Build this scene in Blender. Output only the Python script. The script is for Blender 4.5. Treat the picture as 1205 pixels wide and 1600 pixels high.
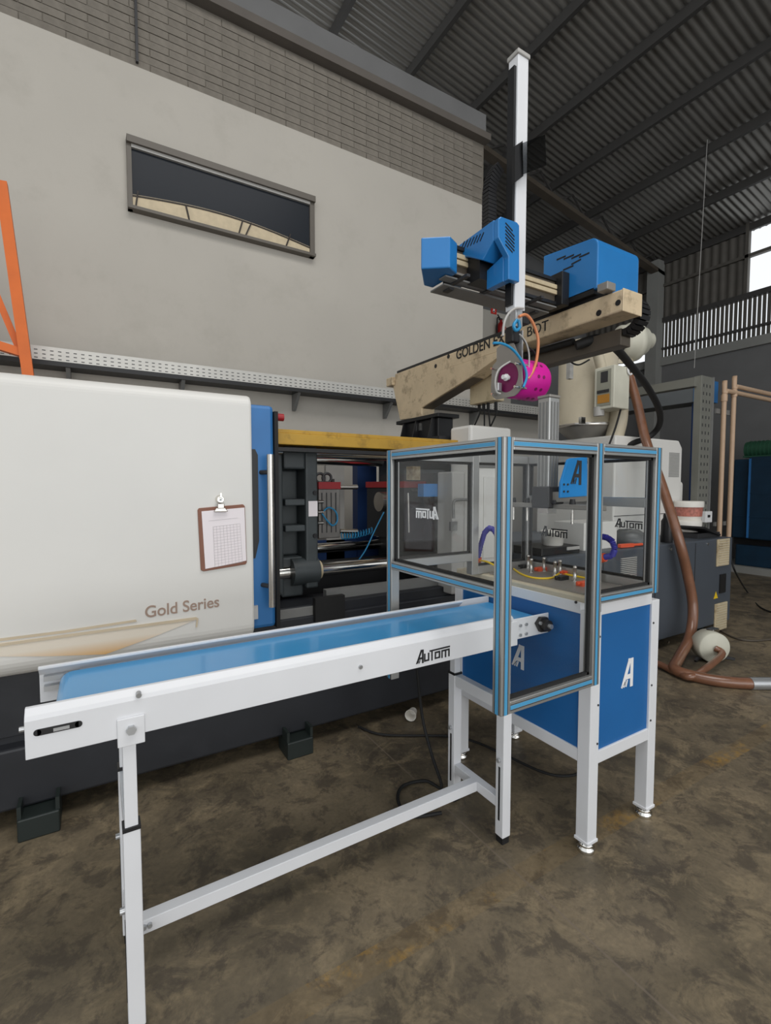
import bpy, math, random
from mathutils import Vector, Matrix
random.seed(7)
for o in list(bpy.data.objects): bpy.data.objects.remove(o)
S = bpy.context.scene
COL = S.collection
# ------------------------------------------------------------------ camera
CAMH = 1.5; FPX = 751.0; PITCH = math.radians(3.05); AZ = math.radians(31.05)
cd = bpy.data.cameras.new('camera'); cam = bpy.data.objects.new('camera', cd); COL.objects.link(cam)
cam.location = (0, 0, CAMH); cam.rotation_euler = (math.pi/2 - PITCH, 0, -AZ)
cd.sensor_fit = 'HORIZONTAL'; cd.sensor_width = 36; cd.lens = FPX/1205*36; cd.clip_start = .02; cd.clip_end = 200
S.camera = cam
# ------------------------------------------------------------------ world and light
W = bpy.data.worlds.new('overcast'); S.world = W; W.use_nodes = True
bg = W.node_tree.nodes['Background']; bg.inputs[0].default_value = (.93, .97, 1, 1); bg.inputs[1].default_value = 1.0
def area(name, loc, rot, sx, sy, power, col=(1, 1, 1)):
    l = bpy.data.lights.new(name, 'AREA'); l.shape = 'RECTANGLE'; l.size = sx; l.size_y = sy; l.energy = power; l.color = col
    o = bpy.data.objects.new(name, l); COL.objects.link(o); o.location = loc; o.rotation_euler = rot; return o
# the wide loading door behind the photographer and an overhead lamp added under the closed roof
area('loading_door_daylight', (0.5, -5.5, 1.9), (math.radians(88), 0, math.radians(-8)), 7, 3.6, 150, (1, .985, .96))
area('overhead_fill', (1.2, -.6, 7.5), (math.radians(4), 0, 0), 5, 3, 230, (1, .985, .965))
S.view_settings.view_transform = 'Standard'; S.view_settings.look = 'None'
S.view_settings.gamma = 1; S.view_settings.use_curve_mapping = False
S.view_settings.exposure = 0.08

# ------------------------------------------------------------------ photograph measurements -> points of the place
_f = Vector((math.sin(AZ)*math.cos(PITCH), math.cos(AZ)*math.cos(PITCH), -math.sin(PITCH)))
_r = Vector((math.cos(AZ), -math.sin(AZ), 0)); _u = _r.cross(_f)
def _pl(u, v, ax, val):
    d = _f + _r*((u-602.5)/FPX) - _u*((v-800)/FPX); c = Vector((0, 0, CAMH))
    return c + d*((val-c[ax])/d[ax])
def PX(u, v, x): return _pl(u, v, 0, x)
def PY(u, v, y): return _pl(u, v, 1, y)
def PZ(u, v, z=0): return _pl(u, v, 2, z)

# ------------------------------------------------------------------ materials
def lin(c):
    r = []
    for k in c:
        k = k/255; r.append(k/12.92 if k <= .04045 else ((k+.055)/1.055)**2.4)
    return (*r, 1)
MATS = {}
def mat(name, c, rough=.5, metal=0, var=.06, scale=6, bump=0, bscale=60, spots=None, spotscale=5, spotamt=.5, coat=0, objrand=0):
    m = bpy.data.materials.new(name); m.use_nodes = True; nt = m.node_tree; N = nt.nodes; L = nt.links
    p = N['Principled BSDF']; p.inputs['Roughness'].default_value = rough; p.inputs['Metallic'].default_value = metal
    p.inputs['Coat Weight'].default_value = coat
    tc = N.new('ShaderNodeTexCoord'); nz = N.new('ShaderNodeTexNoise'); nz.inputs['Scale'].default_value = scale; nz.inputs['Detail'].default_value = 5
    L.new(tc.outputs['Object'], nz.inputs['Vector'])
    rm = N.new('ShaderNodeValToRGB'); a = lin(c)
    rm.color_ramp.elements[0].position = .3; rm.color_ramp.elements[1].position = .7
    rm.color_ramp.elements[0].color = tuple(k*(1-var) for k in a[:3])+(1,); rm.color_ramp.elements[1].color = tuple(min(1, k*(1+var)) for k in a[:3])+(1,)
    L.new(nz.outputs['Fac'], rm.inputs['Fac']); out = rm.outputs['Color']
    if spots:
        n2 = N.new('ShaderNodeTexNoise'); n2.inputs['Scale'].default_value = spotscale; n2.inputs['Detail'].default_value = 8; n2.inputs['Roughness'].default_value = .7
        L.new(tc.outputs['Object'], n2.inputs['Vector'])
        r2 = N.new('ShaderNodeValToRGB'); r2.color_ramp.elements[0].position = .52; r2.color_ramp.elements[1].position = .72
        r2.color_ramp.elements[0].color = (0, 0, 0, 1); r2.color_ramp.elements[1].color = (spotamt,)*3+(1,)
        L.new(n2.outputs['Fac'], r2.inputs['Fac'])
        mx = N.new('ShaderNodeMix'); mx.data_type = 'RGBA'; L.new(r2.outputs['Color'], mx.inputs['Factor'])
        L.new(out, mx.inputs['A']); mx.inputs['B'].default_value = lin(spots); out = mx.outputs['Result']
    if objrand:
        oi = N.new('ShaderNodeObjectInfo'); hs = N.new('ShaderNodeHueSaturation'); mp = N.new('ShaderNodeMapRange')
        mp.inputs['To Min'].default_value = 1-objrand; mp.inputs['To Max'].default_value = 1+objrand
        L.new(oi.outputs['Random'], mp.inputs['Value']); L.new(mp.outputs['Result'], hs.inputs['Value']); L.new(out, hs.inputs['Color']); out = hs.outputs['Color']
    L.new(out, p.inputs['Base Color'])
    if bump:
        n3 = N.new('ShaderNodeTexNoise'); n3.inputs['Scale'].default_value = bscale; n3.inputs['Detail'].default_value = 4
        L.new(tc.outputs['Object'], n3.inputs['Vector']); b = N.new('ShaderNodeBump'); b.inputs['Strength'].default_value = bump; b.inputs['Distance'].default_value = .01
        L.new(n3.outputs['Fac'], b.inputs['Height']); L.new(b.outputs['Normal'], p.inputs['Normal'])
    MATS[name] = m; return m
mat('white_paint', (222, 223, 226), .38, var=.02)
mat('machine_white', (220, 218, 213), .45, var=.025, scale=2)
mat('cream_top', (236, 222, 206), .4)
mat('panel_blue', (18, 96, 160), .5, var=.03, bump=.05, bscale=250)
mat('cover_blue', (34, 118, 184), .36, var=.05, coat=.3)
mat('door_blue', (48, 112, 172), .45)
mat('deep_blue', (24, 52, 98), .5)
mat('belt_blue', (62, 150, 206), .28, var=.04, scale=3, coat=.3)
mat('bracket_blue', (22, 138, 214), .4)
mat('strip_blue', (74, 152, 196), .45)
mat('aluminium', (176, 176, 174), .38, .75, var=.05)
mat('dull_aluminium', (150, 146, 140), .45, .4)
mat('steel', (190, 186, 180), .25, .95)
mat('chrome', (225, 222, 216), .12, 1)
mat('zinc', (188, 190, 192), .35, .7)
mat('black_plastic', (24, 24, 26), .45)
mat('black_rubber', (20, 20, 20), .7)
mat('platen', (62, 68, 70), .5, var=.12, spots=(44, 44, 44))
mat('base_dark', (34, 36, 41), .5, var=.12, spots=(58, 58, 62), spotscale=3, spotamt=.25)
mat('cabinet_grey', (72, 78, 86), .5, var=.06, scale=3)
mat('mid_grey', (120, 120, 118), .5)
mat('light_grey', (170, 168, 164), .5)
mat('mould_steel', (128, 124, 120), .4, .5, var=.15)
mat('red_paint', (160, 26, 34), .45)
mat('yellow_paint', (184, 144, 48), .5, var=.12, spots=(90, 66, 30), spotscale=9, spotamt=.7)
mat('robot_cream', (206, 186, 154), .5, var=.08, spots=(92, 72, 48), spotscale=9, spotamt=.75)
mat('dirty_cream', (196, 180, 148), .55, var=.1, spots=(110, 84, 50), spotscale=7, spotamt=.8)
mat('brown_steel', (84, 76, 66), .55, var=.12)
mat('dryer_cream', (196, 186, 164), .5, var=.05, spots=(140, 126, 100), spotscale=3, spotamt=.3)
mat('box_cream', (206, 204, 188), .5)
mat('label_grey', (150, 150, 136), .5)
mat('label_orange', (188, 132, 50), .5)
mat('magenta', (206, 24, 150), .42, var=.05)
mat('dark_magenta', (116, 12, 78), .5)
mat('orange_paint', (214, 104, 30), .5, var=.08)
mat('copper_hose', (206, 130, 86), .35)
mat('cyan_hose', (40, 140, 190), .35)
mat('brown_hose', (124, 84, 62), .32, var=.12, scale=12, coat=.4)
mat('purple_hose', (58, 56, 150), .45)
mat('orange_plastic', (226, 88, 50), .45)
mat('yellow_cable', (232, 196, 40), .45)
mat('grey_dark', (50, 50, 52), .5)
mat('board_brown', (132, 88, 70), .6, var=.1)
mat('paper', (238, 230, 232), .7, var=.01)
mat('print_grey', (196, 190, 192), .7)
mat('letter_brown', (158, 136, 122), .5)
mat('letter_black', (22, 22, 24), .5)
mat('letter_white', (232, 232, 232), .5)
mat('duct_grey', (112, 116, 118), .5, var=.05)
mat('pipe_beige', (196, 166, 138), .45, var=.06)
mat('tank_blue', (14, 46, 68), .5, var=.12)
mat('motor_green', (40, 84, 62), .5)
mat('tray_grey', (196, 194, 188), .4, .4)
mat('vertical_tray', (138, 138, 130), .45, .4)
mat('ext_red', (140, 24, 24), .35)
mat('sign_red', (196, 40, 30), .5)
mat('bucket_white', (226, 222, 214), .45)
mat('bag_grey', (90, 92, 92), .4)
mat('label_print', (176, 110, 96), .5, var=.3, scale=40)
mat('wall_white', (184, 179, 170), .85, var=.035, scale=1.2, bump=.12, bscale=25, spots=(164, 159, 149), spotscale=2.2, spotamt=.4)
mat('brick_grey', (122, 116, 107), .9, var=.1, scale=20, bump=.3, bscale=40, objrand=.05)
mat('mortar', (116, 110, 101), .95)
mat('concrete_dark', (112, 112, 112), .85, var=.07, scale=2, bump=.1)
mat('concrete_light', (140, 140, 136), .85, var=.06, scale=2)
mat('beam_brown', (96, 90, 84), .7)
mat('roof_metal', (136, 134, 130), .45, .55, var=.08, scale=1.5)
mat('purlin', (62, 60, 58), .6)
mat('side_sheet', (92, 88, 82), .6, .2, var=.1)
mat('window_frame', (96, 90, 82), .5)
mat('green_black', (30, 38, 36), .5)

def floor_mat():
    m = bpy.data.materials.new('floor_concrete'); m.use_nodes = True; nt = m.node_tree; N = nt.nodes; L = nt.links
    p = N['Principled BSDF']; tc = N.new('ShaderNodeTexCoord')
    def noise(s, d=6, r=.6, dist=0):
        n = N.new('ShaderNodeTexNoise'); n.inputs['Scale'].default_value = s; n.inputs['Detail'].default_value = d; n.inputs['Roughness'].default_value = r; n.inputs['Distortion'].default_value = dist
        L.new(tc.outputs['Object'], n.inputs['Vector']); return n.outputs['Fac']
    def ramp(fac, stops):
        r = N.new('ShaderNodeValToRGB'); e = r.color_ramp.elements
        while len(e) < len(stops): e.new(.5)
        for k, (pos, c) in zip(e, stops): k.position = pos; k.color = c
        L.new(fac, r.inputs['Fac']); return r.outputs['Color']
    def mix(f, a, b):
        x = N.new('ShaderNodeMix'); x.data_type = 'RGBA'; L.new(f, x.inputs['Factor']); L.new(a, x.inputs['A'])
        if isinstance(b, tuple): x.inputs['B'].default_value = b
        else: L.new(b, x.inputs['B'])
        return x.outputs['Result']
    base = ramp(noise(1.6, 8, .65, .3), [(.36, lin((86, 78, 64))), (.5, lin((110, 99, 80))), (.66, lin((134, 120, 97)))])
    pale = ramp(noise(4.5, 9, .75, 1.2), [(.5, (0, 0, 0, 1)), (.62, (.55, .55, .55, 1))])
    c = mix(pale, base, lin((150, 134, 106)))
    dark = ramp(noise(7.5, 10, .75, .4), [(.5, (0, 0, 0, 1)), (.58, (.6, .6, .6, 1))])
    c = mix(dark, c, lin((64, 57, 50)))
    fine = ramp(noise(55, 3), [(.4, (0, 0, 0, 1)), (.75, (.3, .3, .3, 1))])
    c = mix(fine, c, lin((64, 57, 50)))
    # worn yellow lane paint along y = 1.25
    sx = N.new('ShaderNodeSeparateXYZ'); L.new(tc.outputs['Object'], sx.inputs[0])
    def mth(op, a, b):
        x = N.new('ShaderNodeMath'); x.operation = op
        for i, k in enumerate((a, b)):
            if isinstance(k, (int, float)): x.inputs[i].default_value = k
            else: L.new(k, x.inputs[i])
        return x.outputs[0]
    band = mth('LESS_THAN', mth('ABSOLUTE', mth('SUBTRACT', sx.outputs[1], 1.255), 0), .045)
    wear = ramp(noise(2.3, 9, .8), [(.53, (.07, .07, .07, 1)), (.66, (.75, .75, .75, 1))])
    wm = mth('MULTIPLY', band, wear)
    c = mix(wm, c, lin((168, 128, 48)))
    # saw-cut joint across the slab
    jt = mth('LESS_THAN', mth('ABSOLUTE', mth('SUBTRACT', sx.outputs[0], 1.36), 0), .004)
    c = mix(mth('MULTIPLY', jt, .6), c, lin((120, 108, 94)))
    L.new(c, p.inputs['Base Color'])
    rr = ramp(noise(3.1, 6), [(.3, (.38,)*3+(1,)), (.7, (.62,)*3+(1,))]); L.new(rr, p.inputs['Roughness'])
    b = N.new('ShaderNodeBump'); b.inputs['Strength'].default_value = .12; b.inputs['Distance'].default_value = .01
    L.new(noise(38, 5), b.inputs['Height']); L.new(b.outputs['Normal'], p.inputs['Normal'])
    MATS['floor_concrete'] = m
floor_mat()
def clear_mat(name, tint, gl=.08, rough=.02):
    m = bpy.data.materials.new(name); m.use_nodes = True; nt = m.node_tree; N = nt.nodes; L = nt.links
    N.remove(N['Principled BSDF']); t = N.new('ShaderNodeBsdfTransparent'); t.inputs[0].default_value = tint
    g = N.new('ShaderNodeBsdfGlossy'); g.inputs['Roughness'].default_value = rough; g.inputs[0].default_value = (1, 1, 1, 1)
    lw = N.new('ShaderNodeLayerWeight'); lw.inputs[0].default_value = .5; pw = N.new('ShaderNodeMath'); pw.operation = 'POWER'; pw.inputs[1].default_value = 4
    L.new(lw.outputs['Facing'], pw.inputs[0]); ma = N.new('ShaderNodeMath'); ma.operation = 'MULTIPLY_ADD'; L.new(pw.outputs[0], ma.inputs[0]); ma.inputs[1].default_value = .28; ma.inputs[2].default_value = gl*.4
    mx = N.new('ShaderNodeMixShader'); L.new(ma.outputs[0], mx.inputs[0])
    L.new(t.outputs[0], mx.inputs[1]); L.new(g.outputs[0], mx.inputs[2])
    L.new(mx.outputs[0], N['Material Output'].inputs[0]); MATS[name] = m
clear_mat('acrylic', (.98, .985, .985, 1), .04); clear_mat('smoked_film', (.5, .51, .52, 1))
def glass_dark():
    m = mat('window_glass', (38, 42, 48), .3, 0, var=.02); m.node_tree.nodes['Principled BSDF'].inputs['Specular IOR Level'].default_value = .12
glass_dark()
def swoosh_mat():
    m = bpy.data.materials.new('gold_print'); m.use_nodes = True; nt = m.node_tree; N = nt.nodes; L = nt.links; p = N['Principled BSDF']
    tc = N.new('ShaderNodeTexCoord'); s = N.new('ShaderNodeSeparateXYZ'); L.new(tc.outputs['Generated'], s.inputs[0])
    r = N.new('ShaderNodeValToRGB'); e = r.color_ramp.elements
    e[0].position = 0; e[0].color = lin((206, 160, 96)); e[1].position = .55; e[1].color = lin((226, 216, 200))
    L.new(s.outputs[2], r.inputs[0]); L.new(r.outputs[0], p.inputs['Base Color']); p.inputs['Roughness'].default_value = .5
    MATS['gold_print'] = m
swoosh_mat()

# ------------------------------------------------------------------ mesh helpers
ORG = {}
def frame_of(d):
    d = Vector(d).normalized(); a = Vector((0, 0, 1)) if abs(d.z) < .9 else Vector((1, 0, 0))
    x = d.cross(a).normalized(); return x, d.cross(x).normalized(), d
class MB:
    def __init__(s): s.v = []; s.f = []; s.sm = []
    def add(s, vs, fs, smooth=False):
        n = len(s.v); s.v += [Vector(v) for v in vs]
        for f in fs: s.f.append([i+n for i in f]); s.sm.append(smooth)
        return s
    def box(s, x0, x1, y0, y1, z0, z1):
        return s.add([(x0,y0,z0),(x1,y0,z0),(x1,y1,z0),(x0,y1,z0),(x0,y0,z1),(x1,y0,z1),(x1,y1,z1),(x0,y1,z1)],
                     [(3,2,1,0),(4,5,6,7),(0,1,5,4),(1,2,6,5),(2,3,7,6),(3,0,4,7)])
    def bar(s, a, b, w, h, up=(0,0,1)):
        a = Vector(a); b = Vector(b); d = (b-a).normalized(); u = Vector(up)
        if abs(d.dot(u)) > .98: u = Vector((0,1,0))
        x = d.cross(u).normalized()*w/2; y = x.cross(d).normalized()*h/2
        return s.add([a-x-y,a+x-y,a+x+y,a-x+y,b-x-y,b+x-y,b+x+y,b-x+y],[(0,1,2,3),(7,6,5,4),(0,4,5,1),(1,5,6,2),(2,6,7,3),(3,7,4,0)])
    def cyl(s, a, b, r, r2=None, n=16, cap=True):
        a = Vector(a); b = Vector(b); r2 = r if r2 is None else r2; x, y, d = frame_of(b-a); vs = []
        for i in range(n):
            t = 2*math.pi*i/n; e = x*math.cos(t)+y*math.sin(t); vs += [a+e*r, b+e*r2]
        s.add(vs, [(2*i, 2*((i+1)%n), 2*((i+1)%n)+1, 2*i+1) for i in range(n)], True)
        if cap: s.add([vs[2*i] for i in range(n)], [list(range(n))[::-1]]); s.add([vs[2*i+1] for i in range(n)], [list(range(n))])
        return s
    def lathe(s, base, axis, prof, n=24):
        base = Vector(base); x, y, d = frame_of(axis); vs = []
        for (r, h) in prof:
            for i in range(n):
                t = 2*math.pi*i/n; vs.append(base+d*h+(x*math.cos(t)+y*math.sin(t))*r)
        fs = []
        for k in range(len(prof)-1):
            for i in range(n): fs.append((k*n+i, k*n+(i+1)%n, (k+1)*n+(i+1)%n, (k+1)*n+i))
        s.add(vs, fs, True); s.add(vs[:n], [list(range(n))[::-1]]); s.add(vs[-n:], [list(range(n))]); return s
    def tube(s, pts, r, n=10, smooth_path=True, closed=False):
        pts = [Vector(p) for p in pts]
        if smooth_path and len(pts) > 2:
            q = []; m = len(pts)
            for i in range(m-1):
                p0 = pts[max(i-1,0)]; p1 = pts[i]; p2 = pts[i+1]; p3 = pts[min(i+2,m-1)]
                for k in range(6):
                    t = k/6; q.append(.5*((2*p1)+(p2-p0)*t+(2*p0-5*p1+4*p2-p3)*t*t+(3*p1-p0-3*p2+p3)*t**3))
            q.append(pts[-1]); pts = q
        vs = []; up = None
        for i, p in enumerate(pts):
            d = (pts[min(i+1,len(pts)-1)]-pts[max(i-1,0)]).normalized()
            if up is None: x, y, _ = frame_of(d)
            else:
                x = (up - d*up.dot(d)).normalized(); y = d.cross(x)
            up = x
            for k in range(n):
                t = 2*math.pi*k/n; vs.append(p+(x*math.cos(t)+y*math.sin(t))*r)
        fs = [(i*n+k, i*n+(k+1)%n, (i+1)*n+(k+1)%n, (i+1)*n+k) for i in range(len(pts)-1) for k in range(n)]
        s.add(vs, fs, True); s.add(vs[:n], [list(range(n))[::-1]]); s.add(vs[-n:], [list(range(n))]); return s
    def prism(s, poly, off):
        p = [Vector(q) for q in poly]; off = Vector(off); n = len(p)
        return s.add(p+[q+off for q in p], [list(range(n))[::-1], list(range(n, 2*n))]+[(i,(i+1)%n,n+(i+1)%n,n+i) for i in range(n)])
    def strip(s, pts2, th, o, xd, yd, nd, depth=.001):
        """flat strokes: pts2 polyline in (s,t)"""
        o = Vector(o); xd = Vector(xd); yd = Vector(yd); nd = Vector(nd)
        for (a, b) in zip(pts2[:-1], pts2[1:]):
            a = Vector((a[0],a[1])); b = Vector((b[0],b[1])); d = (b-a).normalized(); m = Vector((-d.y,d.x))*th/2; e = d*th/2*.98
            q = [a-m-e, b-m+e, b+m+e, a+m-e]; s.prism([o+xd*k.x+yd*k.y for k in q], nd*depth)
        return s
    def build(s, name, m, parent=None, bevel=0, base=None, seg=2):
        org = ORG[parent.name] if parent else (Vector(base) if base is not None else Vector((0,0,0)))
        me = bpy.data.meshes.new(name); me.from_pydata([v-org for v in s.v], [], s.f)
        me.polygons.foreach_set('use_smooth', s.sm); me.update()
        import bmesh
        bm = bmesh.new(); bm.from_mesh(me); bmesh.ops.recalc_face_normals(bm, faces=bm.faces); bm.to_mesh(me); bm.free()
        o = bpy.data.objects.new(name, me); COL.objects.link(o); me.materials.append(MATS[m])
        if parent: o.parent = parent
        else: o.location = org
        ORG[o.name] = org
        if bevel:
            b = o.modifiers.new('bevel', 'BEVEL'); b.width = bevel; b.segments = seg; b.limit_method = 'ANGLE'; b.angle_limit = math.radians(40)
        return o
def tag(o, label=None, cat=None, group=None, kind=None):
    if label: o['label'] = label
    if cat: o['category'] = cat
    if group: o['group'] = group
    if kind: o['kind'] = kind
    return o
def thing(name, loc, label, cat, group=None, kind=None):
    o = bpy.data.objects.new(name, None); COL.objects.link(o); o.location = loc; o.empty_display_size = .1
    ORG[o.name] = Vector(loc); return tag(o, label, cat, group, kind)
def inst(src, name, parent, delta):
    o = bpy.data.objects.new(name, src.data); COL.objects.link(o); o.parent = parent; o.location = Vector(src.location)+Vector(delta)
    for md in src.modifiers:
        b = o.modifiers.new('bevel', 'BEVEL'); b.width = md.width; b.segments = md.segments; b.limit_method = md.limit_method; b.angle_limit = md.angle_limit
    ORG[o.name] = ORG[src.name]; return o
def B(x0,x1,y0,y1,z0,z1): return MB().box(x0,x1,y0,y1,z0,z1)
def text(name, body, size, o, xd, yd, m, parent, sx=1, depth=.001, weight=0):
    c = bpy.data.curves.new(name, 'FONT'); c.body = body; c.size = size; c.extrude = depth; c.offset = weight
    t = bpy.data.objects.new('tmp', c); me = bpy.data.meshes.new_from_object(t); bpy.data.objects.remove(t)
    xd = Vector(xd).normalized(); yd = Vector(yd).normalized(); nd = xd.cross(yd); org = ORG[parent.name]; o = Vector(o)
    for v in me.vertices: v.co = o + xd*(v.co.x*sx) + yd*v.co.y + nd*v.co.z - org
    me.name = name; ob = bpy.data.objects.new(name, me); COL.objects.link(ob); me.materials.clear(); me.materials.append(MATS[m]); ob.parent = parent; ORG[ob.name] = org
    return ob
# lettering drawn as strokes, unit height
LOGO_A = [[(.14,.16),(.50,1.0)],[(.50,1.0),(.66,1.0),(.66,0)],[(.34,.36),(.66,.36)]]
LOGO_STRIPES = [[(.02,0),(.10,.16)],[(.16,0),(.22,.14)],[(.30,.0),(.37,.2)]]
UTOM = [[(.86,.62),(.86,.06),(1.26,.06),(1.26,.62)],[(1.42,.80),(3.5,.80)],[(1.62,.80),(1.62,.0)],
        [(1.98,.06),(1.98,.56),(2.42,.56),(2.42,.06),(1.98,.06)],[(2.7,0),(2.7,.56),(3.46,.56),(3.46,0)],[(3.08,.56),(3.08,0)]]
def logo(name, o, xd, yd, h, m, parent, word=True, th=.13, bold=1):
    xd = Vector(xd).normalized()*h; yd = Vector(yd).normalized()*h; nd = xd.cross(yd).normalized()
    b = MB(); i = 0; dd = .0008
    for grp, w in ((LOGO_A, 1.25), (LOGO_STRIPES, .55), (UTOM if word else [], 1)):
        for k in grp:
            for a_, c_ in zip(k[:-1], k[1:]): b.strip([a_, c_], th*w*bold, Vector(o)-nd*.0002*(i % 5), xd, yd, nd, dd+.0004*(i % 5)); i += 1
    return b.build(name, m, parent)

# ================================================================== SETTING
fl = B(-8, 13, -7, 12, -.1, 0).build('floor', 'floor_concrete'); tag(fl, kind='structure')
YW = 4.7; XC = 4.275
wb = B(-8, XC, YW, YW+.25, 0, 5.02).build('wall_back', 'wall_white'); tag(wb, kind='structure')
# blockwork band above the plaster
wu = thing('wall_upper', (0, YW, 5.02), None, None, kind='structure')
B(-8, XC, YW+.02, YW+.25, 5.02, 6.1).build('mortar_bed', 'mortar', wu)
bb = MB().box(-1.0, -.708, YW+.013, YW+.03, 5.025, 5.084).build('brick', 'brick_grey', wu)
for r in range(11):
    for k in range(19):
        x = k*.3 + (.15 if r % 2 else 0)
        if r == 0 and k == 0: continue
        if -1.0+x+.28 > XC: continue
        if len(wu.children) > 290: break
        inst(bb, 'brick', wu, (x, random.uniform(-.003, .003), r*.0655))
B(-8, XC+.02, YW-.09, YW+.02, 5.76, 5.84).build('steel_beam', 'beam_brown', wu)
B(-8, XC, YW-.02, YW+.02, 5.84, 6.1).build('concrete_lintel', 'concrete_dark', wu)
B(.385, .405, YW-.02, YW+.02, 5.05, 5.75).build('conduit', 'grey_dark', wu)
wl = B(XC, 5.75, YW, YW+.25, 0, 2.52).build('wall_low', 'wall_white'); tag(wl, kind='structure')
ws = B(XC-.25, XC, YW+.25, 8.2, 0, 6.1).build('wall_side', 'concrete_dark'); tag(ws, kind='structure')
wf = B(XC, 11.2, 8.2, 8.4, 0, 7.6).build('wall_far', 'concrete_dark'); tag(wf, kind='structure')
# right wall
wr = thing('wall_right', (11, 4, 0), None, None, kind='structure')
B(11, 11.25, -7, 8.2, 0, 4.2).build('concrete_wall', 'concrete_dark', wr)
B(10.93, 11.25, -7, 8.2, 4.2, 4.38).build('ledge_beam', 'concrete_light', wr)
sl = B(11.0, 11.02, 2.5, 2.556, 4.38, 5.16).build('slat', 'side_sheet', wr)
for k in range(1, 47): inst(sl, 'slat', wr, (0, k*.08, 0))
B(10.95, 11.04, -7, 8.2, 4.56, 4.60).build('rail', 'purlin', wr); B(10.95, 11.06, -7, 8.2, 5.16, 5.26).build('rail', 'purlin', wr)
m = MB(); n = 90
vs = []; 
for i in range(n+1):
    y = 4.62+i*(8.2-4.62)/n; x = 11.02+.02*math.sin(i*math.pi/2)
    vs += [(x, y, 5.26), (x, y, 6.66)]
m.add(vs, [(2*i, 2*i+2, 2*i+3, 2*i+1) for i in range(n)], True); m.build('corrugated_sheet', 'side_sheet', wr)
B(10.96, 11.05, -7, 8.2, 5.94, 6.0).build('rail', 'side_sheet', wr); B(10.96, 11.06, 4.57, 4.63, 5.26, 6.6).build('mullion', 'side_sheet', wr)
B(11.02, 11.04, -7, .6, 4.38, 6.6).build('corrugated_sheet', 'side_sheet', wr)
B(11.02, 11.04, .6, 2.5, 4.38, 5.2).build('corrugated_sheet', 'side_sheet', wr)
B(10.75, 11, 6.2, 6.45, 0, 6.5).build('column', 'concrete_light', wr)
# roof
RZ = lambda x: 8.37-.16*x
ce = thing('ceiling', (4, 0, 7), None, None, kind='structure')
m = MB(); pitch = .105; seg = 6; ny = int(15.4/pitch*seg); vs = []
for i in range(ny+1):
    y = -7+i*pitch/seg; dz = .016*math.sin(2*math.pi*i/seg)
    vs += [(-8, y, RZ(-8)+dz), (11.3, y, RZ(11.3)+dz)]
m.add(vs, [(2*i, 2*i+1, 2*i+3, 2*i+2) for i in range(ny)], True); m.build('roof_sheet', 'roof_metal', ce)
for x in (11.0, 9.75, 8.57, 7.45, 6.33, 5.25, 4.15, 3.0, 1.85, .7, -.5, -1.7, -3, -4.3):
    z = RZ(x)-.03; MB().box(x-.03, x+.03, -7, 8.2, z-.14, z).build('purlin', 'purlin', ce)
for yy in (6.2, 0.2):
    if yy > 1: MB().prism([(4.3, yy, RZ(4.3)-.42), (11, yy, RZ(11)-.42), (11, yy, RZ(11)-.34), (4.3, yy, RZ(4.3)-.34)], (0, .16, 0)).build('rafter', 'brown_steel', ce)
for k in range(7):
    a = 4.8+k*.9; MB().bar((a, 6.28, RZ(a)-.36), (a+.45, 6.28, RZ(a)-.12), .03, .03).bar((a+.45, 6.28, RZ(a)-.12), (a+.9, 6.28, RZ(a+.9)-.36), .03, .03).build('truss_web', 'purlin', ce)
MB().tube([PX(1110, 140, 8.5), PX(1085, 575, 8.5)], .006, 6, False).build('hanging_wire', 'light_grey', ce)
# window high in the back wall
win = thing('window_1', (1.13, YW, 3.8), None, None, kind='structure')
x0, x1, z0, z1 = .295, 1.966, 3.815, 4.40; y0 = YW-.05
B(x0, x1, y0-.03, YW, z1-.055, z1).build('window_frame', 'window_frame', win)
B(x0, x1, y0-.03, YW, z0, z0+.025).build('window_frame', 'window_frame', win)
B(x0, x0+.035, y0, YW, z0, z1).build('window_frame', 'window_frame', win); B(x1-.05, x1, y0, YW, z0, z1).build('window_frame', 'window_frame', win)
B(x0+.035, x1-.05, y0+.02, YW-.004, z0+.025, z1-.055).build('pane', 'window_glass', win)
B(x0+.035, x1-.05, y0-.005, y0+.02, z1-.08, z1-.055).build('blind_rail', 'light_grey', win)
bl = MB()   # reflection of an arched roof in the pane, modelled as yellowish sheet and ribs
mat('reflection_yellow', (200, 184, 154), .6, var=.08, scale=20); mat('reflection_rib', (44, 36, 30), .6); mat('blind_navy', (30, 36, 46), .5, var=.04)
xa, xb = x0+.037, x1-.052; pts = [(xa, z0+.026), (xb, z0+.026)]; arc = []
for i in range(13):
    t = i/12; arc.append((xb+(xa-xb)*t, z0+.12+.075*math.sin(math.pi*min(1, t*.95))-.02*(1-t)))
MB().prism([(p[0], y0+.02, p[1]) for p in pts+arc], (0, -.006, 0)).build('roof_reflection', 'reflection_yellow', win)
b = MB()
for t, dx in ((.0, .02), (.28, -.03), (.56, .04), (.6, .06), (.86, .05)):
    x = xa+.02+(xb-xa-.06)*t; b.bar((x, y0+.012, z0+.026), (x+dx, y0+.012, z0+.165), .012, .022, (0, 1, 0))
for i in range(12):
    p, q = arc[i], arc[i+1]; b.bar((p[0], y0+.012, p[1]-.012), (q[0], y0+.012, q[1]-.012), .008, .012)
b.build('reflection_rib', 'reflection_rib', win)

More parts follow.
